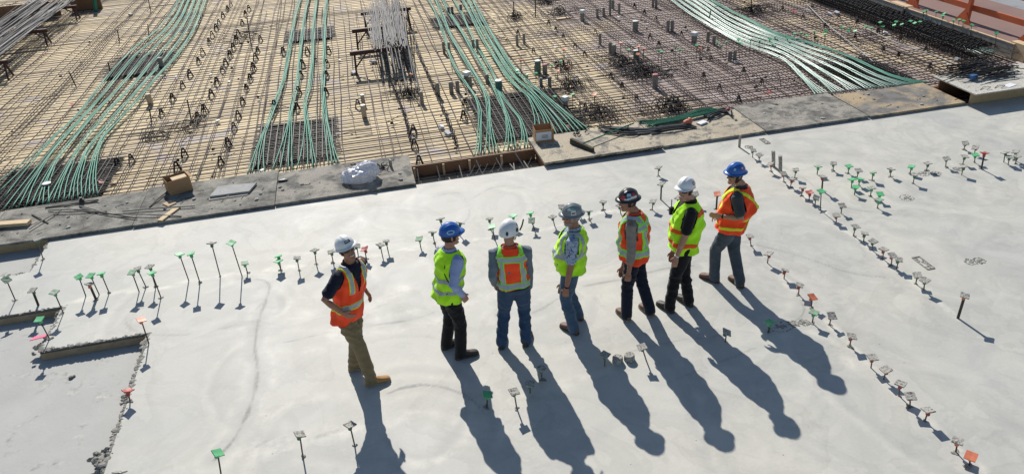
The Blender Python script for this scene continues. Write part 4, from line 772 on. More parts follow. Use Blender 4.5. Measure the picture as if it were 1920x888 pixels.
# ================================================================== WALKWAY BOARDS
def board(x0, x1, y0, y1, mat, label, z=.010, th=.045, tilt=0.0, strip=None, rz=0.0, lift=0.0):
    c = V(((x0 + x1) / 2, (y0 + y1) / 2, z + th / 2 + lift)); R = Matrix.Rotation(rz, 3, 'Z') @ Matrix.Rotation(tilt, 3, 'X'); mb = MB(); nx, ny = 12, 8; sx, sy = x1 - x0, y1 - y0
    vs = []; ph = random.uniform(0, 6)
    for zz in (-th / 2, th / 2):
        for j in range(ny + 1):
            for i in range(nx + 1):
                x_ = (i / nx - .5) * sx; y_ = (j / ny - .5) * sy; vs.append(c + R @ V((x_, y_, zz + .006 * math.sin(x_ * 2 + ph) * (j / ny))))
    W = nx + 1; N = W * (ny + 1); fs = []
    for j in range(ny):
        for i in range(nx):
            a = j * W + i; fs.append((a + W, a + W + 1, a + 1, a)); fs.append((N + a, N + a + 1, N + a + W + 1, N + a + W))
    for i in range(nx): fs.append((i, i + 1, N + i + 1, N + i)); a = ny * W + i; fs.append((a + 1, a, N + a, N + a + 1))
    for j in range(ny): a = j * W; fs.append((a + W, a, N + a, N + a + W)); a = j * W + nx; fs.append((a, a + W, N + a + W, N + a))
    mb.add(vs, fs); return tag(mb.build('walkway_board', MAT[mat], loc=c), label, 'board', 'walkway boards along the slab edge')
board(-9.1, -6.68, 12.49, 13.86, 'board_dark', 'dark crusted board at the left edge of the picture')
board(-6.67, -4.23, 12.50, 13.90, 'board_dark', 'dark crusted board with loose rods, left of the first seam')
board(-4.22, -1.86, 12.48, 14.0, 'board_dark', 'dark crusted board carrying the filled cardboard box')
board(-1.85, .63, 12.50, 13.86, 'board_grey', 'dark grey board under the clear plastic bag')
board(3.03, 5.36, 12.47, 13.84, 'board_tan', 'tan crusted board carrying the broom and open box', tilt=-.035, lift=.02)
board(5.38, 7.50, 12.53, 13.82, 'board_tan', 'tan-grey board under the green and black hoses')
board(7.51, 9.74, 12.52, 13.98, 'board_grey', 'mottled grey board between hoses and the wooden board', lift=.004)
board(9.76, 11.93, 12.50, 13.80, 'board_wood', 'bare wooden board with grey stain beside the raised platform')
mb = MB()
mb.box((-7.3, 12.575, -.13), (3.5, .035, .26)); tag(mb.build('bulkhead_board', MAT['ply'], loc=(-7.3, 12.575, -.13)), 'brown bulkhead board under the left walkway board edge', 'bulkhead')
for i, (x0, x1) in enumerate(((-40, .62), (3.1, 15.4))):
    mb = MB(); mb.box(((x0 + x1) / 2, 13.62, -.12), (x1 - x0, .03, .235)); tag(mb.build('bulkhead_wall', MAT['ply_brown'], loc=(x0, 13.62, -.12)), 'long brown bulkhead hidden below the boards %s of the pocket' % ('left' if i == 0 else 'right'), 'bulkhead')
# open pocket between boards
root = empty('pocket_form', (1.8, 13.35, -.1)); tag(root, 'brown plywood form wall closing the open pocket between boards', 'form wall')
mb = MB(); mb.box((1.84, 13.37, -.34), (2.44, .03, .7)); mb.build('panel', MAT['ply_brown'], root)
mb = MB(); mb.box((.605, 12.98, -.34), (.03, .76, .68)); mb.build('end_panel', MAT['ply_brown'], root); mb = MB(); mb.box((3.09, 12.98, -.34), (.03, .76, .68)); mb.build('end_panel', MAT['ply_brown'], root)
mb = MB(); mb.box((1.84, 12.97, -.66), (2.44, .78, .02)); mb.build('floor_panel', MAT['pit'], root)
for i, (u, v) in enumerate(((776, 312), (831, 306), (880, 298), (940, 289))):
    t = aty(u, v, 13.30); mb = MB(); mb.box((t.x, 13.325, -.24), (.042, .05, .46)); mb.build('cleat', MAT['wood_lite'], root)
for i, (u0, v0, u1, v1) in enumerate(((782, 316, 787, 347), (819, 311, 827, 342), (861, 310, 868, 336), (893, 300, 906, 330), (930, 296, 946, 325), (966, 286, 986, 318), (956, 307, 968, 322), (982, 302, 992, 317), (842, 333, 846, 341), (963, 306, 965, 320))):
    T = aty(u0, v0, 12.95); B0 = aty(u1, v1, 12.65); B0.z = min(B0.z, -.02); B1 = B0 + (B0 - T) * .8; mb = MB(); mb.tube([B1, T], .010, 5)
    tag(mb.build('leaning_rod', MAT['wood_grey'], loc=B1), 'thin pale rod leaning in the open pocket, %s from left' % nth(i), 'rod', 'rods leaning in the pocket')
for i, (u, v) in enumerate(((868, 340), (880, 340), (893, 338), (908, 335), (922, 330), (976, 322))):
    a = aty(u, v, 12.75); a.z = -.12; P = [a, a + V((.16, .1, .03)), a + V((.28, .22, .14))]; mb = MB(); mb.tube(spline(P, 8), .007, 5); tag(mb.build('curved_wire', MAT['steel_grey'], loc=a), 'thin curved strand end rising in the open pocket, %s from left' % nth(i), 'strand', 'curved strand ends in the pocket')
# raised platform at right
root = empty('plywood_platform', (12.9, 12.9, 0)); tag(root, 'raised plywood platform box carrying a pile of black stirrups', 'platform')
mb = MB(); mb.box((13.6, 12.88, .292), (3.42, 1.24, .024)); mb.build('top_panel', MAT['board_pale'], root)
mb = MB(); mb.box((13.66, 12.50, .142), (3.3, .03, .275)); mb.build('front_panel', MAT['ply'], root)
mb = MB(); mb.box((13.66, 13.42, .022), (3.3, .03, .515)); mb.build('back_panel', MAT['ply_brown'], root)
mb = MB(); mb.box((15.28, 12.95, .02), (.03, .86, .51)); mb.build('side_panel', MAT['ply_brown'], root)
rnd = random.Random(5)
for i in range(46):
    c = px(1790 + rnd.uniform(0, 105), 130 + rnd.uniform(-6, 18), .32); c.z = .318 + rnd.uniform(0, .14) * (1 - abs(c.x - 13.0) / 1.6); a = rnd.choice((.1, .35, 2.6, 0, -.2)) + rnd.gauss(0, .15); L = rnd.uniform(.22, .5); d = V((math.cos(a), math.sin(a) * .6, rnd.uniform(-.03, .06))); s = V((-d.y, d.x, 0)).normalized() * rnd.uniform(.05, .14)
    c.z = max(c.z, .33); mb = MB(); mb.tube([c - d * L + V((0, 0, max(0, d.z * L))), c + d * L, c + d * L + s, c - d * L * .3 + s], .009, 5); tag(mb.build('loose_stirrup', MAT['bar_black'], loc=c), 'black bent stirrup in the heap on the plywood platform', 'stirrup', 'stirrups heaped on the platform')
c = px(1823, 147, .34); mb = MB(); mb.box(c + V((0, 0, .03)), (.17, .12, .07), .2); mb.box(c + V((0, 0, .067)), (.15, .10, .02), .2); tag(mb.build('blue_package', MAT['blue_plastic'], loc=c), 'small blue plastic package in front of the stirrup heap', 'package')
c = px(1893, 160, .309); mb = MB(); mb.box(c, (.26, .14, .006), .3); tag(mb.build('paper_sheet', MAT['paper'], loc=c), 'yellowish paper sheet on the platform right of the stirrups', 'paper')
for i, (u, v) in enumerate(((1865, 165), (1838, 168))):
    c = px(u, v, .312); mb = MB(); a = rnd.uniform(0, 3); mb.tube([c, c + V((.14, .08, .01)), c + V((.22, -.02, .03)), c + V((.1, -.06, 0))], .006, 4); tag(mb.build('wire_tie', MAT['bar_black'], loc=c), 'loose bent wire on the platform, %s of the two at its front' % ('right' if i == 0 else 'left'), 'wire', 'loose wires on the platform')

# ================================================================== THINGS ON THE BOARDS
BZ = .056
def carton(corner_px, w, d, h, rz, label, filled=False, labelled=False):
    c = px(corner_px[0], corner_px[1], BZ); root = empty('cardboard_box', c); tag(root, label, 'cardboard box', 'cardboard boxes on the boards'); R = Matrix.Rotation(rz, 3, 'Z'); t = .006
    mb = MB(); mb.box(c + V((0, 0, .004)), (w, d, .008), rz)
    for x_, y_, sx, sy in ((0, d / 2, w, t), (0, -d / 2, w, t), (w / 2, 0, t, d - 2 * t), (-w / 2, 0, t, d - 2 * t)): mb.box(c + R @ V((x_, y_, h / 2 + .002)), (sx, sy, h), rz)
    mb.build('body', MAT['cardboard'], root)
    for x_, y_, sx, sy, ax, s in ((0, d / 2, w, .07, 'X', -1), (w / 2, 0, .07, d, 'Y', 1)):
        mb = MB(); Rf = R @ Matrix.Rotation(s * 1.15 if not filled else s * .5, 3, ax); off = V((0, .03, 0)) if ax == 'X' else V((.03, 0, 0)); mb.box(c + R @ V((x_, y_, h)) + Rf @ off, (sx, sy, .005), R=Rf); mb.build('flap', MAT['cardboard'], root)
    if labelled:
        mb = MB(); mb.box(c + R @ V((-.02, -d / 2 - .006, h * .55)), (w * .85, .003, h * .62), rz); lb = mb.build('paper_label', MAT['paper'], root)
        mb = MB()
        for k in range(4): mb.box(c + R @ V((.0, -d / 2 - .009, h * (.62 - k * .07))), (w * .36 * (1 - .15 * (k % 2)), .002, h * .022), rz)
        mb.build('print_lines', MAT['ink'], lb, loc=tuple(c))
    if filled:
        mb = MB(); mb.box(c + R @ V((.05, .03, h - .10)), (w * .66, d * .50, .14), rz); mb.build('pale_insert', MAT['wood_lite'], root)
    return root
carton((337, 356), .40, .32, .27, rad(24), 'open cardboard box with a pale insert on the dark crusted board', filled=True)
carton((1019, 262), .36, .33, .27, rad(-4), 'open empty cardboard box with white label on the tan board', labelled=True)
# plastic bag
def bag():
    c = px(676, 336, BZ); bm = bmesh.new(); bmesh.ops.create_icosphere(bm, subdivisions=5, radius=1.0); rnd = np.random.RandomState(3); D = rnd.normal(size=(16, 3)); D /= np.linalg.norm(D, axis=1)[:, None]; ph = rnd.uniform(0, 6, 16); fr = rnd.uniform(3, 12, 16)
    for v in bm.verts:
        p = np.array(v.co); k = sum((1 - abs(math.sin(fr[i] * np.dot(p, D[i]) + ph[i]))) / (fr[i] ** .5) for i in range(16)) * .085
        up = max(p[2], 0); q_ = p * (0.66 + k * 1.25 + .022 * math.sin(13 * p[0] + 4 * math.sin(8 * p[2])) + .02 * math.sin(15 * p[1] + 4 * math.sin(7 * p[0]))); v.co = V((q_[0] * .37 + .06 * up, q_[1] * .25, max(q_[2] * (.20 + .14 * max(0, p[0] + .2) * (p[2] > 0)), -.09) + .09))
    me = bpy.data.meshes.new('plastic_bag'); bm.to_mesh(me); bm.free(); me.materials.append(MAT['bag'])
    me.polygons.foreach_set('use_smooth', [False] * len(me.polygons)); o = bpy.data.objects.new('plastic_bag', me); COL.objects.link(o); o.location = c
    tag(o, 'crumpled clear plastic bag lying on the dark grey board', 'plastic bag')
bag()
def bits(name, label, cat, u, v, n, L, mat, seed, z=BZ, r=.010, h=.08):
    rnd = random.Random(seed); c = px(u, v, z); mb = MB()
    for i in range(n):
        p = c + V((rnd.gauss(0, L * .5), rnd.gauss(0, L * .35), r + rnd.uniform(0, h))); a = rnd.uniform(0, 3.1); d = V((math.cos(a), math.sin(a), rnd.uniform(-.1, .3))) * L * .6; mb.tube([p, p + d * .5 + V((0, 0, .02)), p + d + V((.02, .02, 0))], r, 5)
    return tag(mb.build(name, MAT[mat], loc=c), label, cat)
bits('clip_heap', 'small heap of black plastic clips beside the plastic bag', 'clip heap', 717, 318, 16, .16, 'hose_black', 4, h=.07)
c = px(733, 312, BZ); mb = MB(); mb.box(c + V((0, 0, .07)), (.03, .1, .15), .3); tag(mb.build('dark_offcut', MAT['wood_grey'], loc=c), 'upright dark offcut at the right end of the clip heap', 'offcut')
bits('clamp', 'dark metal clamp lying on the tan board left of the broom', 'clamp', 1086, 254, 8, .12, 'hose_black', 8, r=.012, h=.03)
c = px(530, 339, BZ); mb = MB(); mb.ball(c + V((0, 0, .015)), (.10, .05, .022)); tag(mb.build('dark_rag', MAT['hose_black'], loc=c), 'flat dark rag on the seam between two dark boards', 'rag')
c = px(437, 358, BZ); mb = MB(); mb.prism([px(394, 372, BZ), px(468, 362, BZ), px(482, 346, BZ), px(410, 353, BZ)][::1], BZ + .012, BZ + .045); tag(mb.build('crusted_slab', MAT['slab_dusty'], loc=c), 'flat grey crusted panel lying right of the filled box', 'panel'); mb = MB(); mb.prism([px(392, 376, BZ), px(464, 366, BZ), px(468, 360, BZ), px(394, 369, BZ)], BZ, BZ + .011); tag(mb.build('wood_strip', MAT['wood_grey'], loc=c), 'thin grey strip under the flat grey panel', 'strip')
mb = MB(); a = px(-40, 428, BZ); b_ = px(57, 421, BZ); mb.beam(a + V((0, 0, .045)), b_ + V((0, 0, .045)), .14, .06); tag(mb.build('timber_plank', MAT['wood_lite'], loc=a), 'short light timber plank at the left end of the dark boards', 'plank')
mb = MB(); a = px(300, 415, BZ); b_ = px(335, 389, BZ); mb.beam(a + V((0, 0, .015)), b_ + V((0, 0, .015)), .10, .022); tag(mb.build('timber_plank', MAT['wood_lite'], loc=a), 'pale plank lying in the shadow of the filled box', 'plank')
mb = MB(); a = px(318, 382, BZ); mb.box(a + V((0, 0, .01)), (.16, .2, .012), .7); tag(mb.build('card_piece', MAT['cardboard_in'], loc=a), 'torn piece of card in front of the filled box', 'card')
LR = [(85, 389, 185, 378), (90, 394, 160, 393), (100, 398, 200, 396), (140, 392, 257, 409), (150, 386, 200, 400), (55, 429, 115, 393), (60, 402, 90, 418), (230, 396, 365, 386), (215, 401, 340, 405), (280, 388, 315, 358), (120, 385, 185, 374)]
for i, (u0, v0, u1, v1) in enumerate(LR):
    a = px(u0, v0, BZ + .012 + .012 * (i % 3)); b_ = px(u1, v1, BZ + .012 + .012 * (i % 2)); mb = MB(); mb.tube([a, a.lerp(b_, .5) + V((0, 0, .012)), b_], .012, 6); tag(mb.build('loose_rod', MAT['wood_grey'] if i % 3 else MAT['rod_crust'], loc=a), 'loose grey rod on the dark boards, %s from left' % nth(sorted(range(len(LR)), key=lambda j: LR[j][0]).index(i)), 'rod', 'loose rods on the dark boards')
c = px(155, 381, BZ); mb = MB(); mb.box(c + V((0, 0, .04)), (.08, .07, .09), .2); mb.box(c + V((0, 0, .1)), (.05, .05, .04), .3); tag(mb.build('rod_coupler', MAT['hose_black'], loc=c), 'dark coupler block on the crossing loose rods', 'coupler')
# broom
a = px(1071, 270, BZ); b_ = px(1112, 288, BZ); root = empty('push_broom', a); tag(root, 'wide push broom with long thin handle on the tan board', 'broom')
mb = MB(); mb.beam(a + V((0, 0, .10)), b_ + V((0, 0, .09)), .06, .05); hd = mb.build('head', MAT['broom_head'], root); mb = MB(); mb.beam(a + V((0, 0, .045)), b_ + V((0, 0, .035)), .07, .07); mb.build('bristles', MAT['hose_black'], root)
h0 = a.lerp(b_, .55) + V((0, 0, .12)); h1 = px(1188, 231, .16); mb = MB(); mb.tube([h0, h1], .014, 8); mb.build('handle', MAT['hose_green'], root)
# hoses: each a thing of its own
def hose(pts, r, mat, label, seed):
    rnd = random.Random(seed); P = [px(u, v, BZ + r + rnd.uniform(0, .05)) for u, v in pts]; mb = MB(); mb.tube(spline(P, 28), r, 7); tag(mb.build('hose', MAT[mat], loc=P[0], smooth=True), label, 'hose', 'hoses heaped on the boards')
for i in range(9):
    d = i * 1.7; hose([(1118 + i * 2, 236 + d * .9), (1165 + i * 2, 239 + d), (1210, 241 + d * .7), (1250 + i, 236 + d * .5), (1290 + i * 2, 231 + d * .5)], .015, ('hose_black', 'hose_grey', 'hose_black')[i % 3], '%s hose of the heap beside the broom handle, %s from the far side' % (('black', 'grey', 'black')[i % 3], nth(i)), i)
for i in range(8):
    d = i * 1.3; hose([(1195 + i * 4, 228 + d), (1235, 224 + d), (1275, 217 + d), (1310 + i, 206 + d), (1335 + i * 2, 202 + d * .6)], .014, 'hose_green', 'green hose of the heap near the broom handle tip, %s from the far side' % nth(i), 30 + i)
for i in range(6):
    d = i * 1.6; hose([(1318 + i * 2, 215 + d), (1340, 207 + d), (1362, 203 + d), (1372, 208 + d)], .017, 'hose_black', 'black hose at the right end of the heap, %s from the far side' % nth(i), 50 + i)
c = px(1289, 235, BZ); mb = MB(); mb.ball(c + V((0, 0, .06)), (.10, .075, .07), 12); mb.ball(c + V((.05, .02, .11)), (.05, .05, .04), 8); tag(mb.build('orange_bundle', MAT['cap_orange'], loc=c), 'crumpled orange cloth beside the hose heap', 'cloth')
c = px(1364, 211, BZ); mb = MB(); mb.ball(c + V((0, 0, .05)), .05, 10); tag(mb.build('red_cap_end', MAT['cap_red'], loc=c), 'small red plug at the right end of the hoses', 'plug')
c = px(1316, 232, BZ); mb = MB(); mb.box(c + V((0, 0, .02)), (.2, .12, .03), .4); tag(mb.build('white_packet', MAT['paper'], loc=c), 'white packet lying right of the orange cloth', 'packet')
# crumbly edges, ground marks, ribbon
def crumbs(label, line, n, w, seed, z=0.0):
    rnd = random.Random(seed); mb = MB(); L = [V(p) for p in line]
    for i in range(n):
        k = rnd.randrange(len(L) - 1); p = L[k].lerp(L[k + 1], rnd.random()) + V((rnd.gauss(0, w), rnd.gauss(0, w), 0)); s = abs(rnd.gauss(.002, .009)) + .004
        mb.rock((p.x, p.y, z + s * .1), (s * rnd.uniform(.6, 2.2), s * rnd.uniform(.6, 2.2), s * rnd.uniform(.4, .8)), rnd)
    return tag(mb.build('concrete_crumbs', MAT['crumb'], loc=L[0]), label, 'crumbs', None, 'stuff')
crumbs('crumbly grey rubble along the left slab edge', [(-3.36, 9.18, 0), (-3.36, 6.4, 0)], 760, .017, 1, -.012)
crumbs('crumbly rim along the notch step at left', [(-4.75, 9.19, 0), (-3.34, 9.19, 0)], 200, .011, 2, -.006)
crumbs('crumbly rim along the upper step at left', [(-7.5, 10.26, 0), (-4.72, 10.26, 0), (-4.74, 9.18, 0)], 280, .012, 3, -.005)
crumbs('crumbly rim round the small recess at far left', [(-5.55, 12.5, 0), (-5.55, 11.47, 0), (-6.3, 11.47, 0)], 200, .018, 4, -.01)
for i, (x0, x1, y_, lb) in enumerate(((-9.0, -4.76, 10.235, 'long tan-brown timber strip on the upper step face at left'), (-4.74, -3.40, 9.165, 'short tan-brown timber strip on the notch step face'))):
    mb = MB(); mb.box(((x0 + x1) / 2, y_, -.085), (x1 - x0, .022, .106)); tag(mb.build('form_strip', MAT['ply_dusty'], loc=(x0, y_, -.085)), lb, 'timber strip', 'timber strips on the slab steps')
def slump(u, v, s, label, seed):
    rnd = random.Random(seed); c = px(u, v, -.05); mb = MB(); mb.rock(c + V((0, 0, s * .2)), (s * .75, s * 1.1, s * .5), rnd)
    for i in range(26): k = rnd.uniform(.12, .5); mb.rock(c + V((rnd.gauss(0, s * .45), rnd.gauss(0, s * .75), rnd.uniform(0, s * .6))), (s * k * rnd.uniform(.6, 1.8), s * k * rnd.uniform(.6, 1.5), s * k * .8), rnd)
    tag(mb.build('concrete_lump', MAT['crumb'], loc=c), label, 'concrete lump', 'concrete lumps on the slab edge')
slump(191, 862, .10, 'rough concrete lump on the slab edge at the bottom', 1); slump(236, 748, .06, 'rough concrete lump under the bent red-capped rod', 2); slump(274, 645, .06, 'rough concrete lump at the foot of the orange-capped rod', 3); slump(80, 488, .05, 'rough concrete lump under the pale-capped rod at far left', 4); slump(112, 590, .06, 'rough concrete lump at the upper step corner', 5); slump(78, 652, .08, 'rough concrete lump at the outer notch corner', 6); slump(92, 640, .05, 'rough concrete lump by the pink ribbon', 7)
c = px(84, 636, 0); mb = MB(); mb.prism([c + V((-.17, -.03, 0)), c + V((.02, .0, 0)), c + V((.03, .06, 0)), c + V((-.13, .05, 0))], .035, .045); tag(mb.build('pink_ribbon', MAT['pink'], loc=c), 'flat pink ribbon tied at the foot of a green-capped rod', 'ribbon')
c = px(134, 708, LZ); mb = MB(); mb.ball(c + V((0, 0, .012)), (.035, .03, .02), 8); mb.ball(c + V((.03, .02, .01)), (.02, .02, .014), 7); tag(mb.build('mud_clod', MAT['board_dark'], loc=c), 'small dark clod on the lower slab at left', 'clod')
def ring(u, v, r, label, seed, n=30, elong=1.0):
    rnd = random.Random(seed); c = px(u, v, 0); mb = MB()
    for i in range(n):
        t = 2 * math.pi * i / n; p = c + V((math.cos(t) * r * elong, math.sin(t) * r, .004)); s = rnd.uniform(.006, .014); mb.ball(p + V((rnd.gauss(0, .006), rnd.gauss(0, .006), -.003)), (s, s, s * .4), 6)
    for i in range(n // 2): mb.ball(c + V((rnd.gauss(0, r * .35), rnd.gauss(0, r * .35), .002)), (.018, .016, .006), 6)
    tag(mb.build('rough_patch', MAT['crumb'], loc=c), label, 'rough patch', 'rough patches in the slab')
ring(1700, 371, .10, 'round rough patch right of the green-capped field', 1); ring(1732, 326, .08, 'round rough patch, left of two in the far right field', 2); ring(1755, 325, .08, 'round rough patch, right of two in the far right field', 3); ring(1820, 491, .07, 'round rough patch, left of the stained pair at right', 4); ring(1836, 488, .07, 'round rough patch, right of the stained pair at right', 5); ring(1488, 607, .06, 'rough patch beside the last worker shadow, nearer one', 6); ring(1508, 604, .06, 'rough patch beside the last worker shadow, farther one', 7); ring(1465, 612, .10, 'rough patch inside the last worker shadow edge', 8, elong=1.6); ring(1404, 276, .07, 'rough patch at the wooden stake', 9); ring(1796, 317, .07, 'rough patch between grey caps in the far right field', 10)
for u, v, sx, sy, lb in ((1731, 493, .11, .32, 'shallow rectangular outline set in the slab near the upper diagonal row'), (1434, 265, .09, .24, 'shallow rectangular outline set in the slab near the boards')):
    c = px(u, v, 0); mb = MB()
    for x_, y_, a, b_ in ((-sx / 2, 0, .018, sy), (sx / 2, 0, .018, sy), (0, -sy / 2, sx, .018), (0, sy / 2, sx, .018)): mb.box(c + V((x_, y_, .003)), (a, b_, .012))
    rnd = random.Random(int(u)); [mb.ball(c + V((rnd.uniform(-.4, .4) * sx, rnd.uniform(-.4, .4) * sy, .001)), (.02, .015, .006), 6) for i in range(14)]
    tag(mb.build('slab_insert', MAT['crumb'], loc=c), lb, 'slab insert', 'rectangular slab inserts')
# ================================================================== PEOPLE
def cloth(name, a, b=None, scale=18, rough=0.9, weave=400, bstr=0.25, fade=None, splat=None):
    m = mk(name, a, b or tuple(x * .8 for x in a), scale, rough, spec=.15, bs=90, bstr=bstr, bd=.004, sheen=.15, splat=splat, sscale=30, slo=.5, shi=.56)
    return m
PM = {'skin': mk('skin', (0.46, 0.25, 0.17), (0.38, 0.195, 0.13), 12, 0.5, spec=.35), 'skin_b': mk('skin_tan', (0.36, 0.175, 0.11), (0.29, 0.135, 0.085), 12, 0.5, spec=.35), 'orange': cloth('vest_orange', (1.0, 0.095, 0.028), (1.0, 0.08, 0.022)), 'lime': cloth('vest_lime', (0.52, 1.0, 0.03), (0.46, 0.93, 0.025)),
      'silver': mk('reflective_tape', (0.40, 0.45, 0.48), (0.34, 0.385, 0.42), 30, 0.45, spec=.6), 'yellow': cloth('trim_yellow', (0.85, 0.95, 0.05)), 'limetrim': cloth('trim_lime', (0.35, 0.95, 0.10)), 'orangetrim': cloth('trim_orange', (1.0, 0.14, 0.03)),
      'navy': cloth('navy_cloth', (0.014, 0.018, 0.035), (0.009, 0.012, 0.024)), 'black': cloth('black_cloth', (0.016, 0.016, 0.017), (0.010, 0.010, 0.011)), 'denim': cloth('denim', (0.045, 0.085, 0.155), (0.028, 0.055, 0.11), 9), 'denim_lt': cloth('denim_light', (0.085, 0.135, 0.20), (0.05, 0.085, 0.14), 7), 'denim_grey': cloth('denim_grey', (0.085, 0.105, 0.13), (0.045, 0.058, 0.075), 7),
      'khaki': cloth('khaki', (0.24, 0.185, 0.10), (0.18, 0.14, 0.075), 9), 'bluegrey': cloth('bluegrey_shirt', (0.17, 0.205, 0.245), (0.13, 0.16, 0.195), 9), 'shirt_blue': cloth('light_blue_shirt', (0.34, 0.42, 0.66), (0.29, 0.36, 0.58), 9), 'pattern': cloth('patterned_shirt', (0.42, 0.50, 0.60), (0.30, 0.38, 0.50), 14, splat=(0.10, 0.16, 0.30)), 'greybrown': cloth('grey_shirt', (0.26, 0.235, 0.21), (0.20, 0.18, 0.16), 9), 'charcoal': cloth('charcoal_polo', (0.055, 0.06, 0.068), (0.038, 0.042, 0.05), 9), 'redcollar': cloth('red_hood', (0.60, 0.09, 0.04)),
      'hat_white': mk('hat_white', (0.80, 0.81, 0.81), (0.68, 0.69, 0.69), 14, 0.36, spec=.5), 'hat_blue': mk('hat_blue', (0.018, 0.13, 0.48), (0.02, 0.105, 0.38), 14, 0.36, spec=.5), 'hat_grey': mk('hat_grey', (0.24, 0.27, 0.28), (0.15, 0.175, 0.19), 7, 0.35, spec=.5), 'hat_black': mk('hat_black', (0.045, 0.04, 0.042), (0.025, 0.024, 0.026), 7, 0.32, spec=.5), 'glass': mk('dark_lens', (0.012, 0.012, 0.014), None, 6, 0.12, spec=.6), 'glass_clear': mk('clear_lens', (0.30, 0.22, 0.19), None, 6, 0.15, spec=.6),
      'hair': mk('hair_dark', (0.022, 0.016, 0.012), (0.014, 0.010, 0.008), 60, 0.6), 'hair_grey': mk('hair_grey', (0.36, 0.33, 0.30), (0.24, 0.22, 0.2), 60, 0.7), 'teeth': mk('teeth', (0.75, 0.70, 0.62), None, 6, 0.3), 'lip': mk('lip', (0.32, 0.11, 0.09), None, 6, 0.5),
      'boot_tan': mk('boot_tan', (0.44, 0.245, 0.095), (0.36, 0.19, 0.07), 14, 0.75, bs=60), 'boot_brown': mk('boot_brown', (0.16, 0.085, 0.06), (0.105, 0.058, 0.042), 14, 0.65, bs=60), 'boot_dark': mk('boot_dark', (0.045, 0.035, 0.03), (0.025, 0.02, 0.018), 14, 0.6, bs=60), 'sole': mk('boot_sole', (0.10, 0.085, 0.07), (0.06, 0.052, 0.045), 14, 0.9), 'sole_lt': mk('boot_sole_pale', (0.33, 0.28, 0.22), (0.25, 0.21, 0.17), 14, 0.9), 'st_white': mk('sticker_white', (0.75, 0.75, 0.73), None, 20, 0.5), 'st_red': mk('sticker_red', (0.50, 0.05, 0.06), None, 20, 0.5), 'st_green': mk('sticker_green', (0.08, 0.45, 0.22), None, 20, 0.5), 'st_black': mk('sticker_black', (0.02, 0.02, 0.025), None, 20, 0.5), 'st_cyan': mk('sticker_cyan', (0.45, 0.66, 0.85), None, 20, 0.5), 'strap_y': cloth('yellow_strap', (0.65, 0.52, 0.06))}
def remeshed(mb, voxel, name, mat, loc, smooth=2, wrinkle=None, seed=0):
    me = mb.mesh(name + '_src', [mat], loc); o = bpy.data.objects.new('tmp', me); COL.objects.link(o)
    r = o.modifiers.new('r', 'REMESH'); r.mode = 'VOXEL'; r.voxel_size = voxel; r.use_smooth_shade = True
    if smooth: s_ = o.modifiers.new('s', 'SMOOTH'); s_.iterations = smooth; s_.factor = .5
    dg = bpy.context.evaluated_depsgraph_get(); dg.update(); ne = bpy.data.meshes.new_from_object(o.evaluated_get(dg)); ne.name = name
    bpy.data.objects.remove(o); bpy.data.meshes.remove(me)
    n = len(ne.vertices); co = np.empty(n * 3, np.float32); ne.vertices.foreach_get('co', co); co = co.reshape(-1, 3)
    if wrinkle and n:
        no = np.empty(n * 3, np.float32); ne.vertices.foreach_get('normal', no); no = no.reshape(-1, 3); co = co + no * wrinkle(co, seed)[:, None]
        ne.vertices.foreach_set('co', co.ravel()); ne.update()
    ne.polygons.foreach_set('use_smooth', [True] * len(ne.polygons))
    if not ne.materials: ne.materials.append(mat)
    return ne
def folds(amp, fz=26, fx=9):
    def f(co, seed):
        r = np.random.RandomState(seed); w = np.zeros(len(co))
        q_ = co + .03 * np.stack([np.sin(co[:, 2] * 13 + r.rand() * 6), np.sin(co[:, 0] * 15 + r.rand() * 6), np.sin(co[:, 0] * 11 + co[:, 1] * 9 + r.rand() * 6)], -1)
        for i in range(5):
            k = np.array([r.normal() * fx, r.normal() * fx, fz * r.uniform(.5, 1.5) * r.choice((-1, 1))]); w += (1 - np.abs(np.sin(q_ @ k + r.rand() * 6))) ** 2
        m = .55 + .45 * np.sin(co[:, 2] * 7 + r.rand() * 6)
        return (amp * (w / 5 - .33) * 2.2 * m).astype(np.float32)
    return f
def ik(a, c, l1, l2, pole):
    a, c = V(a), V(c); d = c - a; L = d.length; k = 1.0
    if L > (l1 + l2) * .999: k = L / ((l1 + l2) * .998)
    l1 *= k; l2 *= k; x_ = (l1 * l1 - l2 * l2 + L * L) / (2 * L); h = math.sqrt(max(l1 * l1 - x_ * x_, 0)); n = d.normalized(); p = V(pole) - n * V(pole).dot(n); p.normalize()
    return a + n * x_ + p * h
SQ = lambda v: V((v[0], v[1], 0)).normalized()
T_S = [-.20, -.10, 0, .22, .48, .70, .84, .93, 1.0, 1.08]
T_RX = [.130, .158, .168, .155, .162, .175, .170, .130, .082, .060]; T_RY = [.092, .112, .116, .110, .115, .120, .104, .082, .066, .058]
V_S = [-.16, 0, .22, .48, .70, .84, .92, .97, 1.01]
V_RX = [.200, .196, .185, .187, .196, .190, .155, .120, .098]; V_RY = [.146, .142, .134, .136, .142, .124, .102, .086, .078]
HAT_EL = 14
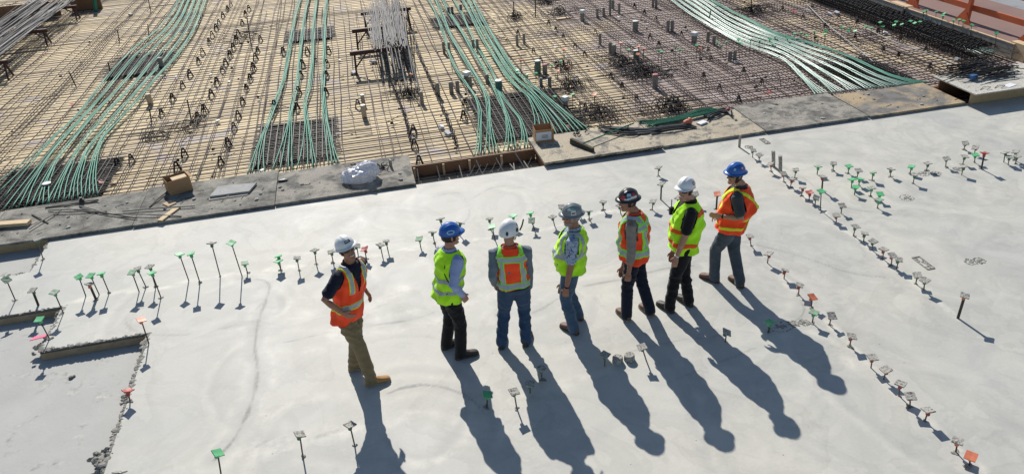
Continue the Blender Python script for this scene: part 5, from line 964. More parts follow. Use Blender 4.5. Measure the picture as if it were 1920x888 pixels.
def hard_hat(kind, mat, root, Mh, o_):
    """dome with ridges; brim all round or a front peak; in head coordinates (x right, y forward, z up)"""
    rx, ry, rz, zb = (.107, .126, .118, .050) if kind != 'helmet' else (.112, .134, .140, .022)
    mb = MB(); n = 44; rows = []
    def pt(el, az, k=1.0):
        c, s_ = math.cos(el), math.sin(el); x_, y_ = math.cos(az) * c, math.sin(az) * c
        rr = k * (1 + (.045 * math.exp(-(x_ / .14) ** 2) + .028 * math.exp(-((abs(x_) - .42) / .09) ** 2)) * (s_ > .25) * min(1, (s_ - .2) * 3) * (kind != 'helmet'))
        return V((x_ * rx * rr, y_ * ry * rr, zb + rz * s_ * rr))
    vs = []; fs = []
    for i in range(HAT_EL):
        el = math.pi / 2 * i / HAT_EL
        for k in range(n): vs.append(pt(el, 2 * math.pi * k / n))
    vs.append(pt(math.pi / 2, 0)); top = len(vs) - 1
    for i in range(HAT_EL - 1):
        for k in range(n): k2 = (k + 1) % n; fs.append((i * n + k, i * n + k2, (i + 1) * n + k2, (i + 1) * n + k))
    for k in range(n): fs.append(((HAT_EL - 1) * n + k, (HAT_EL - 1) * n + (k + 1) % n, top))
    # brim
    b0 = len(vs)
    for lay, (dz0, dz1) in enumerate(((0, 0), (-.006, -.006))):
        for k in range(n):
            az = 2 * math.pi * k / n; fr = max(0, math.sin(az))
            if kind == 'full': e = .026 + .014 * fr ** 2 + .006 * max(0, -math.sin(az)) ** 2; dz = -.010 - .002 * fr
            elif kind == 'cap': e = .005 + .052 * fr ** 2.2; dz = -.003 - .014 * fr
            else: e = .003; dz = -.03 * (max(0, -math.sin(az)) ** 1.5) - .012 * (abs(math.cos(az)) ** 2)
            p0 = pt(0, az); d = V((math.cos(az) * rx, math.sin(az) * ry, 0)).normalized()
            vs.append(p0 + V((0, 0, -.006 * lay))); vs.append(p0 + d * e + V((0, 0, dz - .005 * lay)))
    L = 2 * n
    for k in range(n):
        k2 = (k + 1) % n; a, b_, c, d = b0 + 2 * k, b0 + 2 * k + 1, b0 + 2 * k2 + 1, b0 + 2 * k2
        fs.append((a, b_, c, d)); fs.append((a + L, d + L, c + L, b_ + L)); fs.append((b_, b_ + L, c + L, c))
    mb.add([Mh @ v for v in vs], fs); o = mb.build('hard_hat', PM[mat], root, smooth=True)
    o['_o'] = root['_o']
    def sticker(az, el, w, h, m, shape='rect', k=1.025, name='sticker'):
        sb = MB(); N = 8; pts = []; f = []
        for j in range(N + 1):
            for i in range(N + 1):
                u, v_ = i / N * 2 - 1, j / N * 2 - 1
                if shape == 'oval': q_ = max(abs(u), abs(v_)); l_ = math.hypot(u, v_); u, v_ = (u * q_ / l_, v_ * q_ / l_) if l_ > 0 else (0, 0)
                pts.append(Mh @ pt(el + v_ * h / 2 / rz, az - u * w / 2 / rx, k))
        for j in range(N):
            for i in range(N): a = j * (N + 1) + i; f.append((a, a + 1, a + N + 2, a + N + 1))
        sb.add(pts, f); st = sb.build(name, PM[m], o, loc=root['_o']); return st
    return o, sticker
def person(sp):
    fx = sp['feet']; pts = {k: (px(*fx[k][0], 0), px(*fx[k][1], 0)) for k in 'LR'}
    Yf = sum(p.y for k in 'LR' for p in pts[k]) / 4; O = V(((pts['L'][0].x + pts['R'][0].x) / 2, Yf, 0)); seed = sp['seed']
    Fp, Fc, Fh = SQ(sp['Fp']), SQ(sp['Fc']), SQ(sp['Fh']); up = V((0, 0, 1))
    top = aty(sp['top'][0], sp['top'][1], Yf + sp.get('dtop', 0)); HZ = .925 * top.z / 1.83 + sp.get('dz', 0); hip = px(sp['hip'][0], sp['hip'][1], HZ); _q = px(sp['hip'][0], sp['hip'][1] - 20, HZ); _t = (Yf + sp.get('dhip', 0) - hip.y) / (_q.y - hip.y); hip = px(sp['hip'][0], sp['hip'][1] - 20 * _t, HZ)
    hr = V((Fh.y, -Fh.x, 0)); pitch = rad(sp.get('pitch', 0)); roll = rad(sp.get('roll', 0)); hf = Fh * math.cos(pitch) + up * math.sin(pitch); hu = hr.cross(hf)
    hr2 = (hr * math.cos(roll) + hu * math.sin(roll)).normalized(); hu = hr2.cross(hf)
    hc = top - hu * .172; Mh = Matrix(((hr2.x, hf.x, hu.x, hc.x), (hr2.y, hf.y, hu.y, hc.y), (hr2.z, hf.z, hu.z, hc.z), (0, 0, 0, 1)))
    neck = hc - up * .172 - Fc * .025 + V(sp.get('dneck', (0, 0, 0))); k_ = (neck.z - hip.z) / .55; G = sp.get('girth', 1.0); DP = sp.get('depth', 1.0); GB = sp.get('belly', 0.0)
    def fr(s): t = min(max(s * 1.3 - .1, 0), 1); f = (Fp * (1 - t) + Fc * t).normalized(); return V((f.y, -f.x, 0)), f
    def cen(s): return hip.lerp(neck, s) + fr(s)[1] * (.012 * math.sin(min(max(s, 0), 1) * 3.1))
    def prof(S, A, s): return float(np.interp(s, S, A))
    def sec(s, gx=0.0, e=2.5):
        r, f = fr(s); b_ = GB * math.exp(-((s - .25) / .25) ** 2); return (cen(s) + f * b_ * .5, r, f, prof(T_S, T_RX, s) * G + gx, prof(T_S, T_RY, s) * G * DP + gx + b_ * .5, e)
    arms = {}
    for sd, sg in (('L', -1), ('R', 1)):
        r, f = fr(.86); sh = cen(.86) + r * sg * .172 * G + up * .005; a = sp['arm'][sd]; w = aty(a[0], a[1], Yf + a[2]); el = ik(sh, w, .29, .255, a[3]); arms[sd] = (sh, el, w)
    legs = {}
    for sd, sg in (('L', -1), ('R', 1)):
        h0, t0 = pts[sd]; d = (t0 - h0); d.z = 0; d = d.normalized(); ank = h0 + d * .07 + up * .09; r, f = fr(0); hj = hip + r * sg * .088 - up * .04; kn = ik(hj, ank, .41, .40, (d + Fp + V(sp.get('kn', (0, 0, 0)))).normalized()); legs[sd] = (hj, kn, ank, d, h0)
    # ---- body: one continuous surface
    mb = MB(); mb.loft([sec(s, -.016) for s in (-.2, -.1, 0, .22, .48, .7, .84, .93, 1.0, 1.08)], 24)
    mb.limb([cen(.95), neck + up * .04, hc - hu * .07 - hf * .015], [.062, .056, .056], 14)
    HS = [(-.122, .022, .022, .060), (-.115, .036, .036, .052), (-.095, .050, .054, .036), (-.062, .060, .076, .016), (-.022, .068, .090, .004), (.020, .073, .097, 0), (.060, .075, .097, -.004), (.090, .064, .084, -.006), (.108, .042, .058, -.006), (.114, .016, .022, -.006)]
    mb.loft([(hc + hu * z + hf * y_, hr2, hf, a, b_, 2.2) for z, a, b_, y_ in HS], 24)
    hp = lambda x_, y_, z: hc + hr2 * x_ + hf * y_ + hu * z
    mb.limb([hp(0, .088, .022), hp(0, .104, -.012), hp(0, .112, -.030)], [.010, .013, .016], 8); mb.limb([hp(0, .092, -.038), hp(0, .104, -.036)], [.012, .012], 8)      # nose
    mb.limb([hp(-.03, .083, .032), hp(0, .092, .034), hp(.03, .083, .032)], [.010, .010, .010], 8)                                                                    # brow
    mb.limb([hp(-.020, .085, -.068), hp(0, .092, -.070), hp(.020, .085, -.068)], [.008, .009, .008], 8); mb.limb([hp(-.012, .082, -.105), hp(.012, .082, -.105)], [.016, .016], 8)   # mouth, chin
    for sg in (-1, 1): mb.limb([hp(sg * .074, -.006, -.030), hp(sg * .082, -.012, -.004), hp(sg * .080, -.014, .022)], [.010, .014, .012], 8)                           # ears
    for sd, sg in (('L', -1), ('R', 1)):
        sh, el, w = arms[sd]; mb.limb([sh, sh.lerp(el, .5), el, el.lerp(w, .35), w], [.052, .048, .041, .040, .027], 14)
        d = (w - el).normalized(); hd = V(sp['arm'][sd][4]) if len(sp['arm'][sd]) > 4 else d; hd = (hd * .7 + d * .5).normalized(); pn = V(sp['arm'][sd][5]) if len(sp['arm'][sd]) > 5 else (cen(.2) - w); pn = (pn - hd * pn.dot(hd)).normalized(); sx = hd.cross(pn)
        th = sx if sx.dot(Fc) > 0 else -sx          # thumb side looks forward
        mb.loft([(w - hd * .01, th, pn if th.cross(pn).dot(hd) > 0 else -pn, .026, .020, 2.4), (w + hd * .03, th, pn if th.cross(pn).dot(hd) > 0 else -pn, .038, .018, 2.6), (w + hd * .075, th, pn if th.cross(pn).dot(hd) > 0 else -pn, .042, .016, 2.6), (w + hd * .09, th, pn if th.cross(pn).dot(hd) > 0 else -pn, .040, .013, 2.6)], 14)
        cu = sp.get('curl', .5)
        for j, (o_, L) in enumerate(((.031, .074), (.0105, .083), (-.0105, .078), (-.031, .060))):
            p = w + hd * .082 + th * o_; a1, a2, a3 = cu * .5, cu * 1.1, cu * 1.7; q_ = [p]
            for aa, ll in ((a1, .42), (a2, .33), (a3, .25)): p = p + (hd * math.cos(aa) + pn * math.sin(aa)) * L * ll; q_.append(p)
            mb.limb(q_, [.0092, .0088, .0082, .0072], 8)
        p = w + hd * .028 + th * .030; q_ = [p, p + (th * .7 + hd * .6 + pn * .25).normalized() * .034, p + (th * .7 + hd * .6 + pn * .25).normalized() * .034 + (hd * .9 + th * .25 + pn * .4).normalized() * .030]; mb.limb(q_, [.0125, .011, .009], 8)
        hj, kn, ank, dd, h0 = legs[sd]; mb.limb([hj, hj.lerp(kn, .5), kn, kn.lerp(ank, .35), ank], [.080, .070, .053, .052, .036], 14); mb.limb([ank - up * .03, h0 + dd * .17 + up * .045], [.036, .03], 10)
    skin = PM[sp.get('skin', 'skin')]
    ob = bpy.data.objects.new('person', remeshed(mb, .0062, 'person', skin, O, 1)); COL.objects.link(ob); ob.location = O; ob['_o'] = tuple(O); tag(ob, sp['label'], 'person', 'workers lined up on the slab')
    def child(name, me): o = bpy.data.objects.new(name, me); COL.objects.link(o); o.parent = ob; return o
    # ---- trousers
    mb = MB(); mb.loft([sec(s, .010) for s in (-.2, -.1, 0, .10, .15)], 28)
    for sd in 'LR':
        hj, kn, ank, dd, h0 = legs[sd]; e = ank + up * -.035 - dd * .006; mb.limb([hj + up * .02, hj.lerp(kn, .5), kn, kn.lerp(ank, .4), ank.lerp(kn, .06), e], [.104 * G, .097 * G, .082, .078, .074, .075 * sp.get('hem', 1)], 20)
    child('trousers', remeshed(mb, .0125, 'trousers', PM[sp['trousers']], O, 2, folds(.016, 22, 10), seed))
    hs_ = sp.get('hem_s', -.14)
    if hs_ > -.1: bb = MB(); bb.loft([sec(hs_ - .055, .022), sec(hs_ + .01, .020)], 28); child('belt', bb.mesh('belt', [PM['black']], O, True))
    # ---- shirt
    mb = MB(); mb.loft([sec(s, .006) for s in ((-.12,) if sp.get('untucked') else ()) + (0.02, .22, .48, .7, .84, .93, .985)], 26)
    for sd in 'LR':
        sh, el, w = arms[sd]; rin = sh - fr(.86)[0] * (.05 if sd == 'R' else -.05)
        if sp['sleeve'] == 'short': e = sh.lerp(el, .74); mb.limb([rin, sh, sh.lerp(el, .4), e], [.062, .071 * G, .068, .071], 18)
        elif sp['sleeve'] == 'rolled': e = el.lerp(w, .45); mb.limb([rin, sh, sh.lerp(el, .5), el, e], [.062, .070 * G, .064, .057, .054], 18)
        else: e = el.lerp(w, .97); mb.limb([rin, sh, sh.lerp(el, .5), el, el.lerp(w, .4), e], [.062, .070 * G, .064, .056, .051, .040], 18)
    child('shirt', remeshed(mb, .0115, 'shirt', PM[sp['shirt']], O, 1, folds(.011, 24, 15), seed + 1))
    cb = MB(); n = 24; r, f = fr(1.0); c0 = cen(.98)
    for lay in (0, 1):
        off = len(cb.v); cb.add([c0 + (r * math.cos(t) + f * math.sin(t)) * (R_ + (.006 if lay else 0)) + up * (z - .028 * max(0, math.sin(t)) * (j == 1)) for j, (z, R_) in enumerate(((-.03, .088), (.045, .068))) for t in [2 * math.pi * k / n for k in range(n)]], [((k, (k + 1) % n, n + (k + 1) % n, n + k) if lay else (n + k, n + (k + 1) % n, (k + 1) % n, k)) for k in range(n)])
    child('collar', cb.mesh('collar', [PM[sp.get('collar', sp['shirt'])]], O, True))
    # ---- vest
    ns, nu = 84, 144; s0, s1 = sp.get('hem_s', -.14), 1.01; SS = np.linspace(s0, s1, ns); P3 = np.zeros((ns, nu, 3)); XL = np.zeros((ns, nu)); FL = np.zeros((ns, nu)); rr_ = np.random.RandomState(seed + 5); phs = rr_.uniform(0, 6, 8); puff = sp.get('puff', 0)
    for i, s in enumerate(SS):
        r, f = fr(s); c = cen(s); rx, ry = prof(V_S, V_RX, s) * G, prof(V_S, V_RY, s) * G * DP; b_ = GB * math.exp(-((s - .25) / .25) ** 2)
        for k in range(nu):
            t = 2 * math.pi * k / nu; ct, st = math.cos(t), math.sin(t); e = 2 / 2.4; x_ = math.copysign(abs(ct) ** e, ct) * rx; y_ = math.copysign(abs(st) ** e, st) * (ry + (b_ if st > 0 else puff * math.exp(-((s - .42) / .25) ** 2) if st < 0 else 0))
            w = .012 * (math.sin(t * 5 + s * 4 + phs[0]) * (1 - max(s, 0)) ** .7 + .6 * math.sin(t * 9 - s * 9 + phs[1]) + .7 * math.sin(s * 21 + 2 * math.sin(t * 2 + phs[2])) * (s < .8)) if s < .92 else 0
            kk = 1 + w / max(rx, .1); p = c + r * x_ * kk + f * y_ * kk + up * (.012 * math.sin(t * 2 + phs[3]) * (i == 0)); P3[i, k] = p; XL[i, k] = x_; FL[i, k] = y_
    cx_ = lambda A: (A[:-1] + np.roll(A, -1, 1)[:-1] + A[1:] + np.roll(A, -1, 1)[1:]) / 4
    X, Fr = cx_(XL), cx_(FL); S = np.repeat(((SS[:-1] + SS[1:]) / 2)[:, None], nu, 1); C = np.stack([cx_(P3[..., j]) for j in range(3)], -1); keep = np.ones(X.shape, bool)
    for sd, sg in (('L', -1), ('R', 1)):
        sh, el, w = arms[sd]; a = np.array(sh + up * -.006 + fr(.86)[0] * sg * .012); b_ = np.array(sh.lerp(el, .9)); ab = b_ - a; t = np.clip(((C - a) @ ab) / (ab @ ab), 0, 1); dist = np.linalg.norm(C - a - t[..., None] * ab, axis=-1); keep &= ~((dist < .080 * G) & (X * sg > .09) & (S > .5))
    vs_, vw = sp.get('vneck', (.55, .17)); front = Fr > 0; keep &= ~(front & (np.abs(X - sp.get('vx', 0)) < (S - vs_) * vw) & (S > vs_))
    cls = sp['pattern'](X, front, S, C, arms); NRM = None
    def patch(mask, name, m, off, parent):
        idx = {}; vs = []; fs = []
        cenr = [np.array(cen(s)) for s in SS]
        for i, k in zip(*np.nonzero(mask)):
            f = []
            for (a, b_) in ((i, k), (i, (k + 1) % nu), (i + 1, (k + 1) % nu), (i + 1, k)):
                if (a, b_) not in idx:
                    p = P3[a, b_]; n_ = p - cenr[a]; n_[2] = max(0, (SS[a] - .8)) * .9; n_ = n_ / (np.linalg.norm(n_) + 1e-6); idx[(a, b_)] = len(vs); vs.append(tuple(p + n_ * off))
                f.append(idx[(a, b_)])
            fs.append(f)
        if not fs: return None
        b2 = MB(); b2.add(vs, fs); me = b2.mesh(name, [PM[m]], O, True); o = bpy.data.objects.new(name, me); COL.objects.link(o); o.parent = parent
        so = o.modifiers.new('thick', 'SOLIDIFY'); so.thickness = .004 if parent is ob else .0015; so.offset = -1; return o
    vest = patch(keep, 'vest', sp['vest'], 0, ob)
    def comps(mask):
        left = mask.copy()
        while left.any():
            st = [tuple(np.argwhere(left)[0])]; out = np.zeros_like(mask); left[st[0]] = False; out[st[0]] = True
            while st:
                i, k = st.pop()
                for a, b_ in ((i + 1, k), (i - 1, k), (i, (k + 1) % nu), (i, (k - 1) % nu)):
                    if 0 <= a < mask.shape[0] and left[a, b_]: left[a, b_] = False; out[a, b_] = True; st.append((a, b_))
            yield out
    for ci, (nm, m) in enumerate(sp['stripes'], 1):
        for cm in comps(keep & (cls == ci)):
            if cm.sum() > 12: patch(cm, nm, m, .0035 if ci == 1 else .003, vest)
    # ---- boots
    for sd in 'LR':
        hj, kn, ank, dd, h0 = legs[sd]; sx = V((dd.y, -dd.x, 0)); bz = sp.get('boot_len', .29); mb = MB()
        prof_ = ((-.008, .022, .05), (.0, .033, .075), (.03, .038, .105), (.08, .040, .11), (.13, .042, .088), (.18, .047, .068), (.23, .048, .058), (.262, .041, .048), (.280, .026, .036))
        mb.loft([(h0 + dd * (t - .0) * bz / .28 + up * (h / 2 + .012), sx, up, w, h / 2, 2.7) for t, w, h in prof_], 18); mb.limb([ank + up * -.02, ank + up * .05], [.044, .047], 14)
        bo = child('boot', remeshed(mb, .008, 'boot', PM[sp['boots']], O, 1)); bo['_o'] = tuple(O)
        sb = MB(); out = [h0 + dd * t * bz / .28 + sx * w for t, w in ((-.014, 0), (-.006, .028), (.03, .041), (.09, .040), (.13, .043), (.18, .050), (.235, .051), (.27, .040), (.288, .014))]; out += [h0 + dd * t * bz / .28 - sx * w for t, w in ((.288, .014), (.27, .040), (.235, .051), (.18, .050), (.13, .043), (.09, .040), (.03, .041), (-.006, .028))]
        sb.prism(list(reversed(out)), .001, .026); so = bpy.data.objects.new('sole', sb.mesh('sole', [PM[sp.get('sole', 'sole')]], O)); COL.objects.link(so); so.parent = bo
    # ---- head gear
    hat, stick = hard_hat(sp['hat'][0], sp['hat'][1], ob, Mh, O)
    for a in sp.get('stickers', ()): stick(rad(a[0]), rad(a[1]), *a[2:])
    hb = MB(); hz = sp.get('hair_z', -.045); n = 26; vs = []; fs = []
    zs = np.linspace(hz, .07, 7)
    for z in zs:
        for k in range(n + 1):
            t = rad(180 + 18 * sp.get('hair_side', 1)) * 0 + rad(205 - 230 + 360 * 0) * 0 + math.pi * (1 + (k / n - .5) * 1.22) + math.pi / 2; a_ = float(np.interp(z, [h[0] for h in HS], [h[1] for h in HS])); b_ = float(np.interp(z, [h[0] for h in HS], [h[2] for h in HS])); y0 = float(np.interp(z, [h[0] for h in HS], [h[3] for h in HS]))
            g_ = .008 + .003 * math.sin(k * 5 + z * 300); vs.append(hp(math.cos(t) * (a_ + g_), y0 * .3 + math.sin(t) * (b_ + g_), z))
    for j in range(len(zs) - 1):
        for k in range(n): a = j * (n + 1) + k; fs.append((a, a + 1, a + n + 2, a + n + 1))
    hb.add(vs, fs); hm = child('hair', hb.mesh('hair', [PM[sp.get('hair', 'hair')]], O, True)); so = hm.modifiers.new('thick', 'SOLIDIFY'); so.thickness = .012; so.offset = 0
    if sp.get('glasses'):
        gb = MB(); n = 32; vs = []; fs = []
        for j, z in enumerate((-.018, -.012, .020, .026)):
            for k in range(n + 1):
                t = math.pi / 2 + (k / n - .5) * 2.5; side = abs(math.cos(t)); zz = z * (1 - .55 * max(0, side - .72) / .28) + (.008 if side > .8 else 0) + (max(0, .012 - abs(math.cos(t)) * .06) if z < 0 else 0)
                vs.append(hp(math.cos(t) * .083, .004 + math.sin(t) * .104, zz + .004))
        for j in range(3):
            for k in range(n): a = j * (n + 1) + k; fs.append((a, a + 1, a + n + 2, a + n + 1))
        gb.add(vs, fs); gm = child('sunglasses' if sp['glasses'] == 'glass' else 'safety_glasses', gb.mesh('glasses', [PM[sp['glasses']]], O, True)); so = gm.modifiers.new('thick', 'SOLIDIFY'); so.thickness = .004
    else:
        for sg in (-1, 1): eb = MB(); eb.ball(hp(sg * .032, .086, .010), (.010, .010, .008), 8); child('eye', eb.mesh('eye', [PM['st_white']], O, True)); eb = MB(); eb.ball(hp(sg * .032, .094, .010), .0045, 6); child('pupil', eb.mesh('pupil', [PM['hair']], O, True))
    lb = MB(); sm = sp.get('smile', 0)
    lb.limb([hp(-.026 - .006 * sm, .088, -.064 + .008 * sm), hp(-.012, .098, -.066), hp(0, .101, -.067), hp(.012, .098, -.066), hp(.026 + .006 * sm, .088, -.064 + .008 * sm)], [.005, .007, .008, .007, .005], 8); child('lips', lb.mesh('lips', [PM['lip']], O, True))
    if sm: tb = MB(); tb.limb([hp(-.022, .096, -.060), hp(0, .106, -.064), hp(.022, .096, -.060)], [.006, .008, .006], 8); child('teeth', tb.mesh('teeth', [PM['teeth']], O, True))
    if sp.get('beard'): tb = MB(); tb.loft([(hc + hu * z + hf * y_, hr2, hf, a, b_, 2.2) for z, a, b_, y_ in ((-.128, .02, .02, .060), (-.118, .042, .044, .052), (-.095, .055, .060, .037), (-.075, .058, .066, .028), (-.070, .05, .06, .028))], 20); child('beard', tb.mesh('beard', [PM['hair_grey']], O, True))
    for wsd, m in sp.get('watch', ()):
        sh, el, w = arms[wsd]; d = (w - el).normalized(); tb = MB(); tb.tube([w - d * .030, w - d * .010], [.033, .031], 14); child('wristwatch', tb.mesh('wristwatch', [PM[m]], O, True))
    for nm, m, r_, P in sp.get('cords', ()):
        tb = MB(); tb.tube(spline([cen(s) + fr(s)[0] * x_ + fr(s)[1] * y_ for s, x_, y_ in P], 30), r_, 6); child(nm, tb.mesh(nm, [PM[m]], O, True))
    for nm, m, P, r_ in sp.get('head_cords', ()):
        tb = MB(); tb.tube(spline([hp(*p) for p in P], 16), r_, 6); child(nm, tb.mesh(nm, [PM[m]], O, True))
    if sp.get('radio'):
        s, x_, y_ = sp['radio']; r, f = fr(s); tb = MB(); p = cen(s) + r * x_ + f * y_; tb.beam(p - up * .05, p + up * .05, .055, .035); tb.tube([p + up * .05 + r * .015, p + up * .15 + r * .015], .006, 6); child('radio', tb.mesh('radio', [PM['black']], O))
    if sp.get('letters'):
        (lx, ls, sc_, strokes, m) = sp['letters']; tb = MB()
        for (xa, za, xb, zb_) in strokes:
            q_ = []
            for t in np.linspace(0, 1, 6):
                x_ = lx + (xa + (xb - xa) * t) * sc_; s = ls + (za + (zb_ - za) * t) * sc_ / .55; r, f = fr(s); rx, ry = prof(V_S, V_RX, s) * G, prof(V_S, V_RY, s) * G; y_ = -ry * max(0, 1 - (abs(x_) / rx) ** 2.4) ** (1 / 2.4); q_.append(cen(s) + r * x_ + f * (y_ - .006))
            tb.tube(q_, .007, 4)
        tb2 = tb.mesh('lettering', [PM[m]], O); o = bpy.data.objects.new('lettering', tb2); COL.objects.link(o); o.parent = vest
    return ob
def band(S, a, b_, bw, cls, si=1, bo=2, mask=True):
    if bo: cls[(S > a - bw) & (S < b_ + bw) & mask] = bo
    cls[(S > a) & (S < b_) & mask] = si
def pat1(X, F, S, C, A):
    c = np.zeros(X.shape, int); ax = np.abs(X); m = ~F | (S > .50); c[(ax > .072) & (ax < .135) & m & (S > .27)] = 2; c[(ax > .084) & (ax < .123) & m & (S > .27)] = 1; band(S, .16, .27, .025, c); return c
def pat2(X, F, S, C, A):
    c = np.zeros(X.shape, int); band(S, .36, .44, 0, c, 1, 0); band(S, .09, .17, 0, c, 1, 0); return c
def pat3(X, F, S, C, A):
    c = np.zeros(X.shape, int); ax = np.abs(X); c[(ax > .088) & (ax < .150) & (S < .9)] = 2; c[(ax > .101) & (ax < .138) & (S < .9)] = 1; band(S, .73, .83, .03, c); c[(S > .88) & (ax > .10)] = 2; band(S, .04, .13, .026, c); return c
def pat4(X, F, S, C, A):
    c = np.zeros(X.shape, int)
    for sd, sg in (('L', -1), ('R', 1)):
        sh, el, w = A[sd]; d = np.linalg.norm((C - np.array(sh.lerp(el, .22))) * np.array((1, 1, .78)), axis=-1); c[(d > .125) & (d < .165) & (X * sg > 0) & (S > .38)] = 1
    band(S, .33, .44, 0, c, 1, 0); return c
def pat5(X, F, S, C, A):
    c = np.zeros(X.shape, int); ax = np.abs(X); c[(ax > .062) & (ax < .150) & (S > .1)] = 2; c[(ax > .084) & (ax < .128) & (S > .1)] = 1; band(S, .74, .83, .035, c, mask=~F); band(S, .06, .17, .045, c); return c
def pat6(X, F, S, C, A):
    c = np.zeros(X.shape, int); band(S, .03, .12, 0, c, 1, 0); band(S, .36, .44, 0, c, 1, 0, F & (np.abs(X) > .03)); band(S, .76, .86, 0, c, 1, 0, ~F); return c
def pat7(X, F, S, C, A):
    c = np.zeros(X.shape, int); b_ = ~F; u = (S - .58) / .40; c[b_ & (np.abs(np.abs(X) - np.abs(u) * .16) < .030) & (S > .2)] = 1; c[F & (np.abs(X) > .07) & (np.abs(X) < .125) & (S > .3)] = 1; band(S, -.02, .06, 0, c, 1, 0); return c
D = V((0, 0, -1))
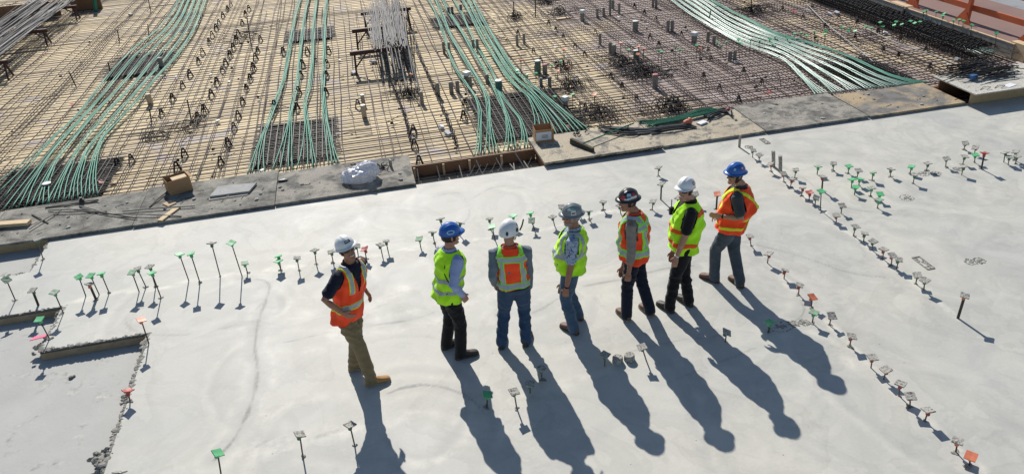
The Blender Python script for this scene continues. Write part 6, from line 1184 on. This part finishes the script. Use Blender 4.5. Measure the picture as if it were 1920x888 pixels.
PEOPLE = [
 dict(seed=1, label='smiling person in white full-brim hard hat, orange vest, khaki trousers and tan boots', feet={'R': ((687, 723), (725, 713)), 'L': ((655, 694), (702, 684))}, Fp=(.80, -.60), Fc=(.68, -.73), Fh=(.40, -.92), top=(638, 441), hip=(652, 590), pitch=16, roll=-8, dneck=(.02, 0, -.01),
      arm={'R': (642, 586, -.25, (-.9, -.2, .1), (.9, -.3, -.35), (.4, .8, 0)), 'L': (685, 543, .12, (-.9, .3, -.1), (.2, -.2, -1))}, girth=1.06, trousers='khaki', shirt='navy', sleeve='short', vest='orange', stripes=(('reflective_stripe', 'silver'), ('stripe_border', 'yellow')), pattern=pat1, vneck=(.42, .16), boots='boot_tan', sole='sole_lt', hat=('full', 'hat_white'), stickers=((95, 28, .075, .030, 'st_black'), (93, 29, .052, .010, 'st_white', 'rect', 1.034)), glasses='glass', smile=1, hair='hair', skin='skin_b', curl=.6, untucked=1),
 dict(seed=2, label='person in blue hard hat and lime vest over light blue long sleeves, black trousers', feet={'R': ((855, 673), (900, 661)), 'L': ((829, 655), (858, 644))}, Fp=(.93, .25), Fc=(.90, .42), Fh=(.95, .25), top=(841, 417), hip=(839, 560), depth=1.12, girth=1.04,
      arm={'R': (868, 553, -.20, (-.6, -.6, -.1), (.3, .1, -1)), 'L': (862, 545, .18, (-.7, .3, -.1))}, trousers='black', shirt='shirt_blue', sleeve='long', vest='lime', stripes=(('reflective_stripe', 'silver'),), pattern=pat2, boots='boot_dark', hat=('cap', 'hat_blue'), stickers=((-12, 22, .085, .050, 'st_cyan', 'oval'), (-12, 22, .060, .030, 'hat_blue', 'oval', 1.032)), glasses='glass', hair='hair',
      cords=(('shoulder_cord', 'black', .006, [(.98, .06, -.075), (.8, .10, -.13), (.6, .125, -.14), (.4, .17, -.09), (.3, .195, -.03)]),), letters=(-.07, .66, .07, [(-.6, .5, -.45, -.4), (-.45, -.4, -.3, .4), (0, .45, 0, -.4), (.35, .45, .75, .45), (.75, .45, .5, -.4)], 'st_black')),
 dict(seed=3, label='person seen from behind in white climbing-style helmet, orange and lime vest, blue jeans', feet={'L': ((940, 655), (944, 636)), 'R': ((985, 650), (991, 631))}, Fp=(.12, .99), Fc=(.18, .98), Fh=(.62, .78), top=(953, 410), hip=(963, 540), pitch=-4,
      arm={'L': (927, 532, .06, (-.35, -.9, 0), (.2, .4, -1)), 'R': (993, 538, .02, (.30, -.95, 0), (-.1, .4, -1))}, girth=1.08, trousers='denim', shirt='bluegrey', collar='redcollar', sleeve='long', vest='orange', stripes=(('reflective_stripe', 'silver'), ('stripe_border', 'limetrim')), pattern=pat3, hem_s=.0, boots='boot_dark', hat=('helmet', 'hat_white'), stickers=((0, 12, .045, .05, 'st_black', 'oval'), (-68, 8, .03, .05, 'st_black', 'oval'), (22, 34, .02, .04, 'st_black', 'oval')), hair='hair', hair_z=-.03,
      head_cords=(('chin_strap', 'black', [(.085, .01, .03), (.082, .02, -.05), (.05, .05, -.11)], .006), ('visor_arm', 'black', [(.13, .03, .04), (.125, .10, .07), (.10, .19, .10)], .009))),
 dict(seed=4, label='heavyset grey-bearded person in grey hard hat, lime vest, patterned short sleeves and jeans', feet={'L': ((1083, 627), (1046, 607)), 'R': ((1092, 600), (1056, 584))}, Fp=(-.9, .42), Fc=(-.93, .36), Fh=(-.98, .05), top=(1072, 381), hip=(1073, 535), dz=.02, pitch=0,
      arm={'L': (1062, 540, -.18, (.5, -.6, 0), (-.1, 0, -1)), 'R': (1055, 530, .24, (.6, .5, 0))}, girth=1.12, depth=1.12, belly=.075, trousers='denim_lt', shirt='pattern', sleeve='short', untucked=1, vest='lime', stripes=(('reflective_stripe', 'silver'),), pattern=pat4, boots='boot_brown', hat=('full', 'hat_grey'), stickers=((172, 48, .055, .05, 'st_green', 'oval'), (160, 42, .085, .035, 'st_white'), (178, 22, .055, .06, 'st_white'), (178, 18, .04, .016, 'st_black', 'rect', 1.032)), glasses='glass', beard=1, hair='hair_grey', skin='skin_b', watch=(('L', 'black'),)),
 dict(seed=5, label='person in sticker-covered black hard hat, orange lime-striped vest, grey sleeves, dark jeans', feet={'L': ((1180, 603), (1150, 575)), 'R': ((1224, 594), (1194, 568))}, Fp=(-.86, .5), Fc=(-.85, .52), Fh=(-.98, -.05), top=(1178, 353), hip=(1190, 505), pitch=-2, dneck=(.05, 0, 0),
      arm={'L': (1179, 512, -.20, (.7, -.5, 0), (-.2, -.1, -1)), 'R': (1168, 500, .22, (.6, .5, 0))}, trousers='navy', shirt='greybrown', sleeve='rolled', untucked=1, collar='redcollar', vest='orange', stripes=(('reflective_stripe', 'silver'), ('stripe_border', 'limetrim')), pattern=pat5, boots='boot_brown', sole='sole_lt', hat=('full', 'hat_black'), depth=1.25, puff=.03, belly=.03,
      stickers=((130, 62, .06, .045, 'st_white', 'oval'), (128, 22, .055, .06, 'st_red', 'oval'), (165, 38, .055, .035, 'st_cyan'), (200, 38, .05, .035, 'st_red'), (195, 20, .08, .028, 'st_white'), (165, 16, .04, .025, 'st_cyan'), (150, 12, .05, .015, 'st_white')), glasses='glass_clear', hair='hair', skin='skin_b', curl=.9),
 dict(seed=6, label='grinning person in white peaked hard hat, lime vest over black T-shirt, black trousers', feet={'L': ((1262, 587), (1223, 563)), 'R': ((1297, 575), (1262, 552))}, Fp=(-.93, .3), Fc=(-.95, .22), Fh=(-.82, -.57), top=(1289, 331), hip=(1284, 473), pitch=8, roll=0, dneck=(.05, .03, 0),
      arm={'L': (1268, 482, -.20, (.7, -.5, 0), (-.15, -.1, -1)), 'R': (1262, 470, .22, (.6, .5, 0))}, girth=1.06, depth=1.15, puff=.06, belly=.04, trousers='black', shirt='black', sleeve='short', vest='lime', stripes=(('reflective_stripe', 'orangetrim'),), pattern=pat6, vneck=(.5, .14), radio=(.70, .08, .185), boots='boot_dark', hat=('cap', 'hat_white'), stickers=((182, 30, .045, .048, 'st_red', 'oval'), (182, 30, .024, .024, 'st_white', 'oval', 1.032), (212, 26, .012, .04, 'st_black')), glasses='glass', smile=1, hair='hair', watch=(('L', 'st_white'),)),
 dict(seed=7, label='person in blue full-brim hard hat, orange vest with yellow cross, grey jeans, hands at belly', feet={'L': ((1347, 530), (1309, 516)), 'R': ((1392, 540), (1357, 512))}, Fp=(-.86, .5), Fc=(-.82, .57), Fh=(-.97, -.12), top=(1382, 304), hip=(1372, 425), pitch=2, dneck=(.06, 0, 0),
      arm={'L': (1352, 405, -.10, (.7, -.6, -.2), (-1, .3, .1), (.2, .9, 0)), 'R': (1345, 400, .10, (.6, .7, -.2), (-.8, -.4, 0))}, girth=1.10, depth=1.15, belly=.04, puff=.11, trousers='denim_grey', shirt='charcoal', sleeve='short', vest='orange', stripes=(('reflective_stripe', 'yellow'),), pattern=pat7, boots='boot_brown', hat=('full', 'hat_blue'), stickers=((195, 36, .05, .05, 'st_red', 'oval'), (195, 36, .028, .03, 'st_cyan', 'oval', 1.032), (222, 38, .018, .022, 'st_white'), (140, 30, .03, .03, 'st_cyan')), glasses='glass', smile=1, hair='hair', hair_z=-.09, watch=(('L', 'black'),),
      cords=(('strap', 'strap_y', .010, [(.97, -.03, -.09), (.7, -.03, -.20), (.4, -.02, -.22), (.1, .0, -.20), (-.15, .02, -.19), (-.24, .0, -.17), (-.15, -.02, -.19), (.2, -.04, -.21)]),))]
for sp in PEOPLE: person(sp)
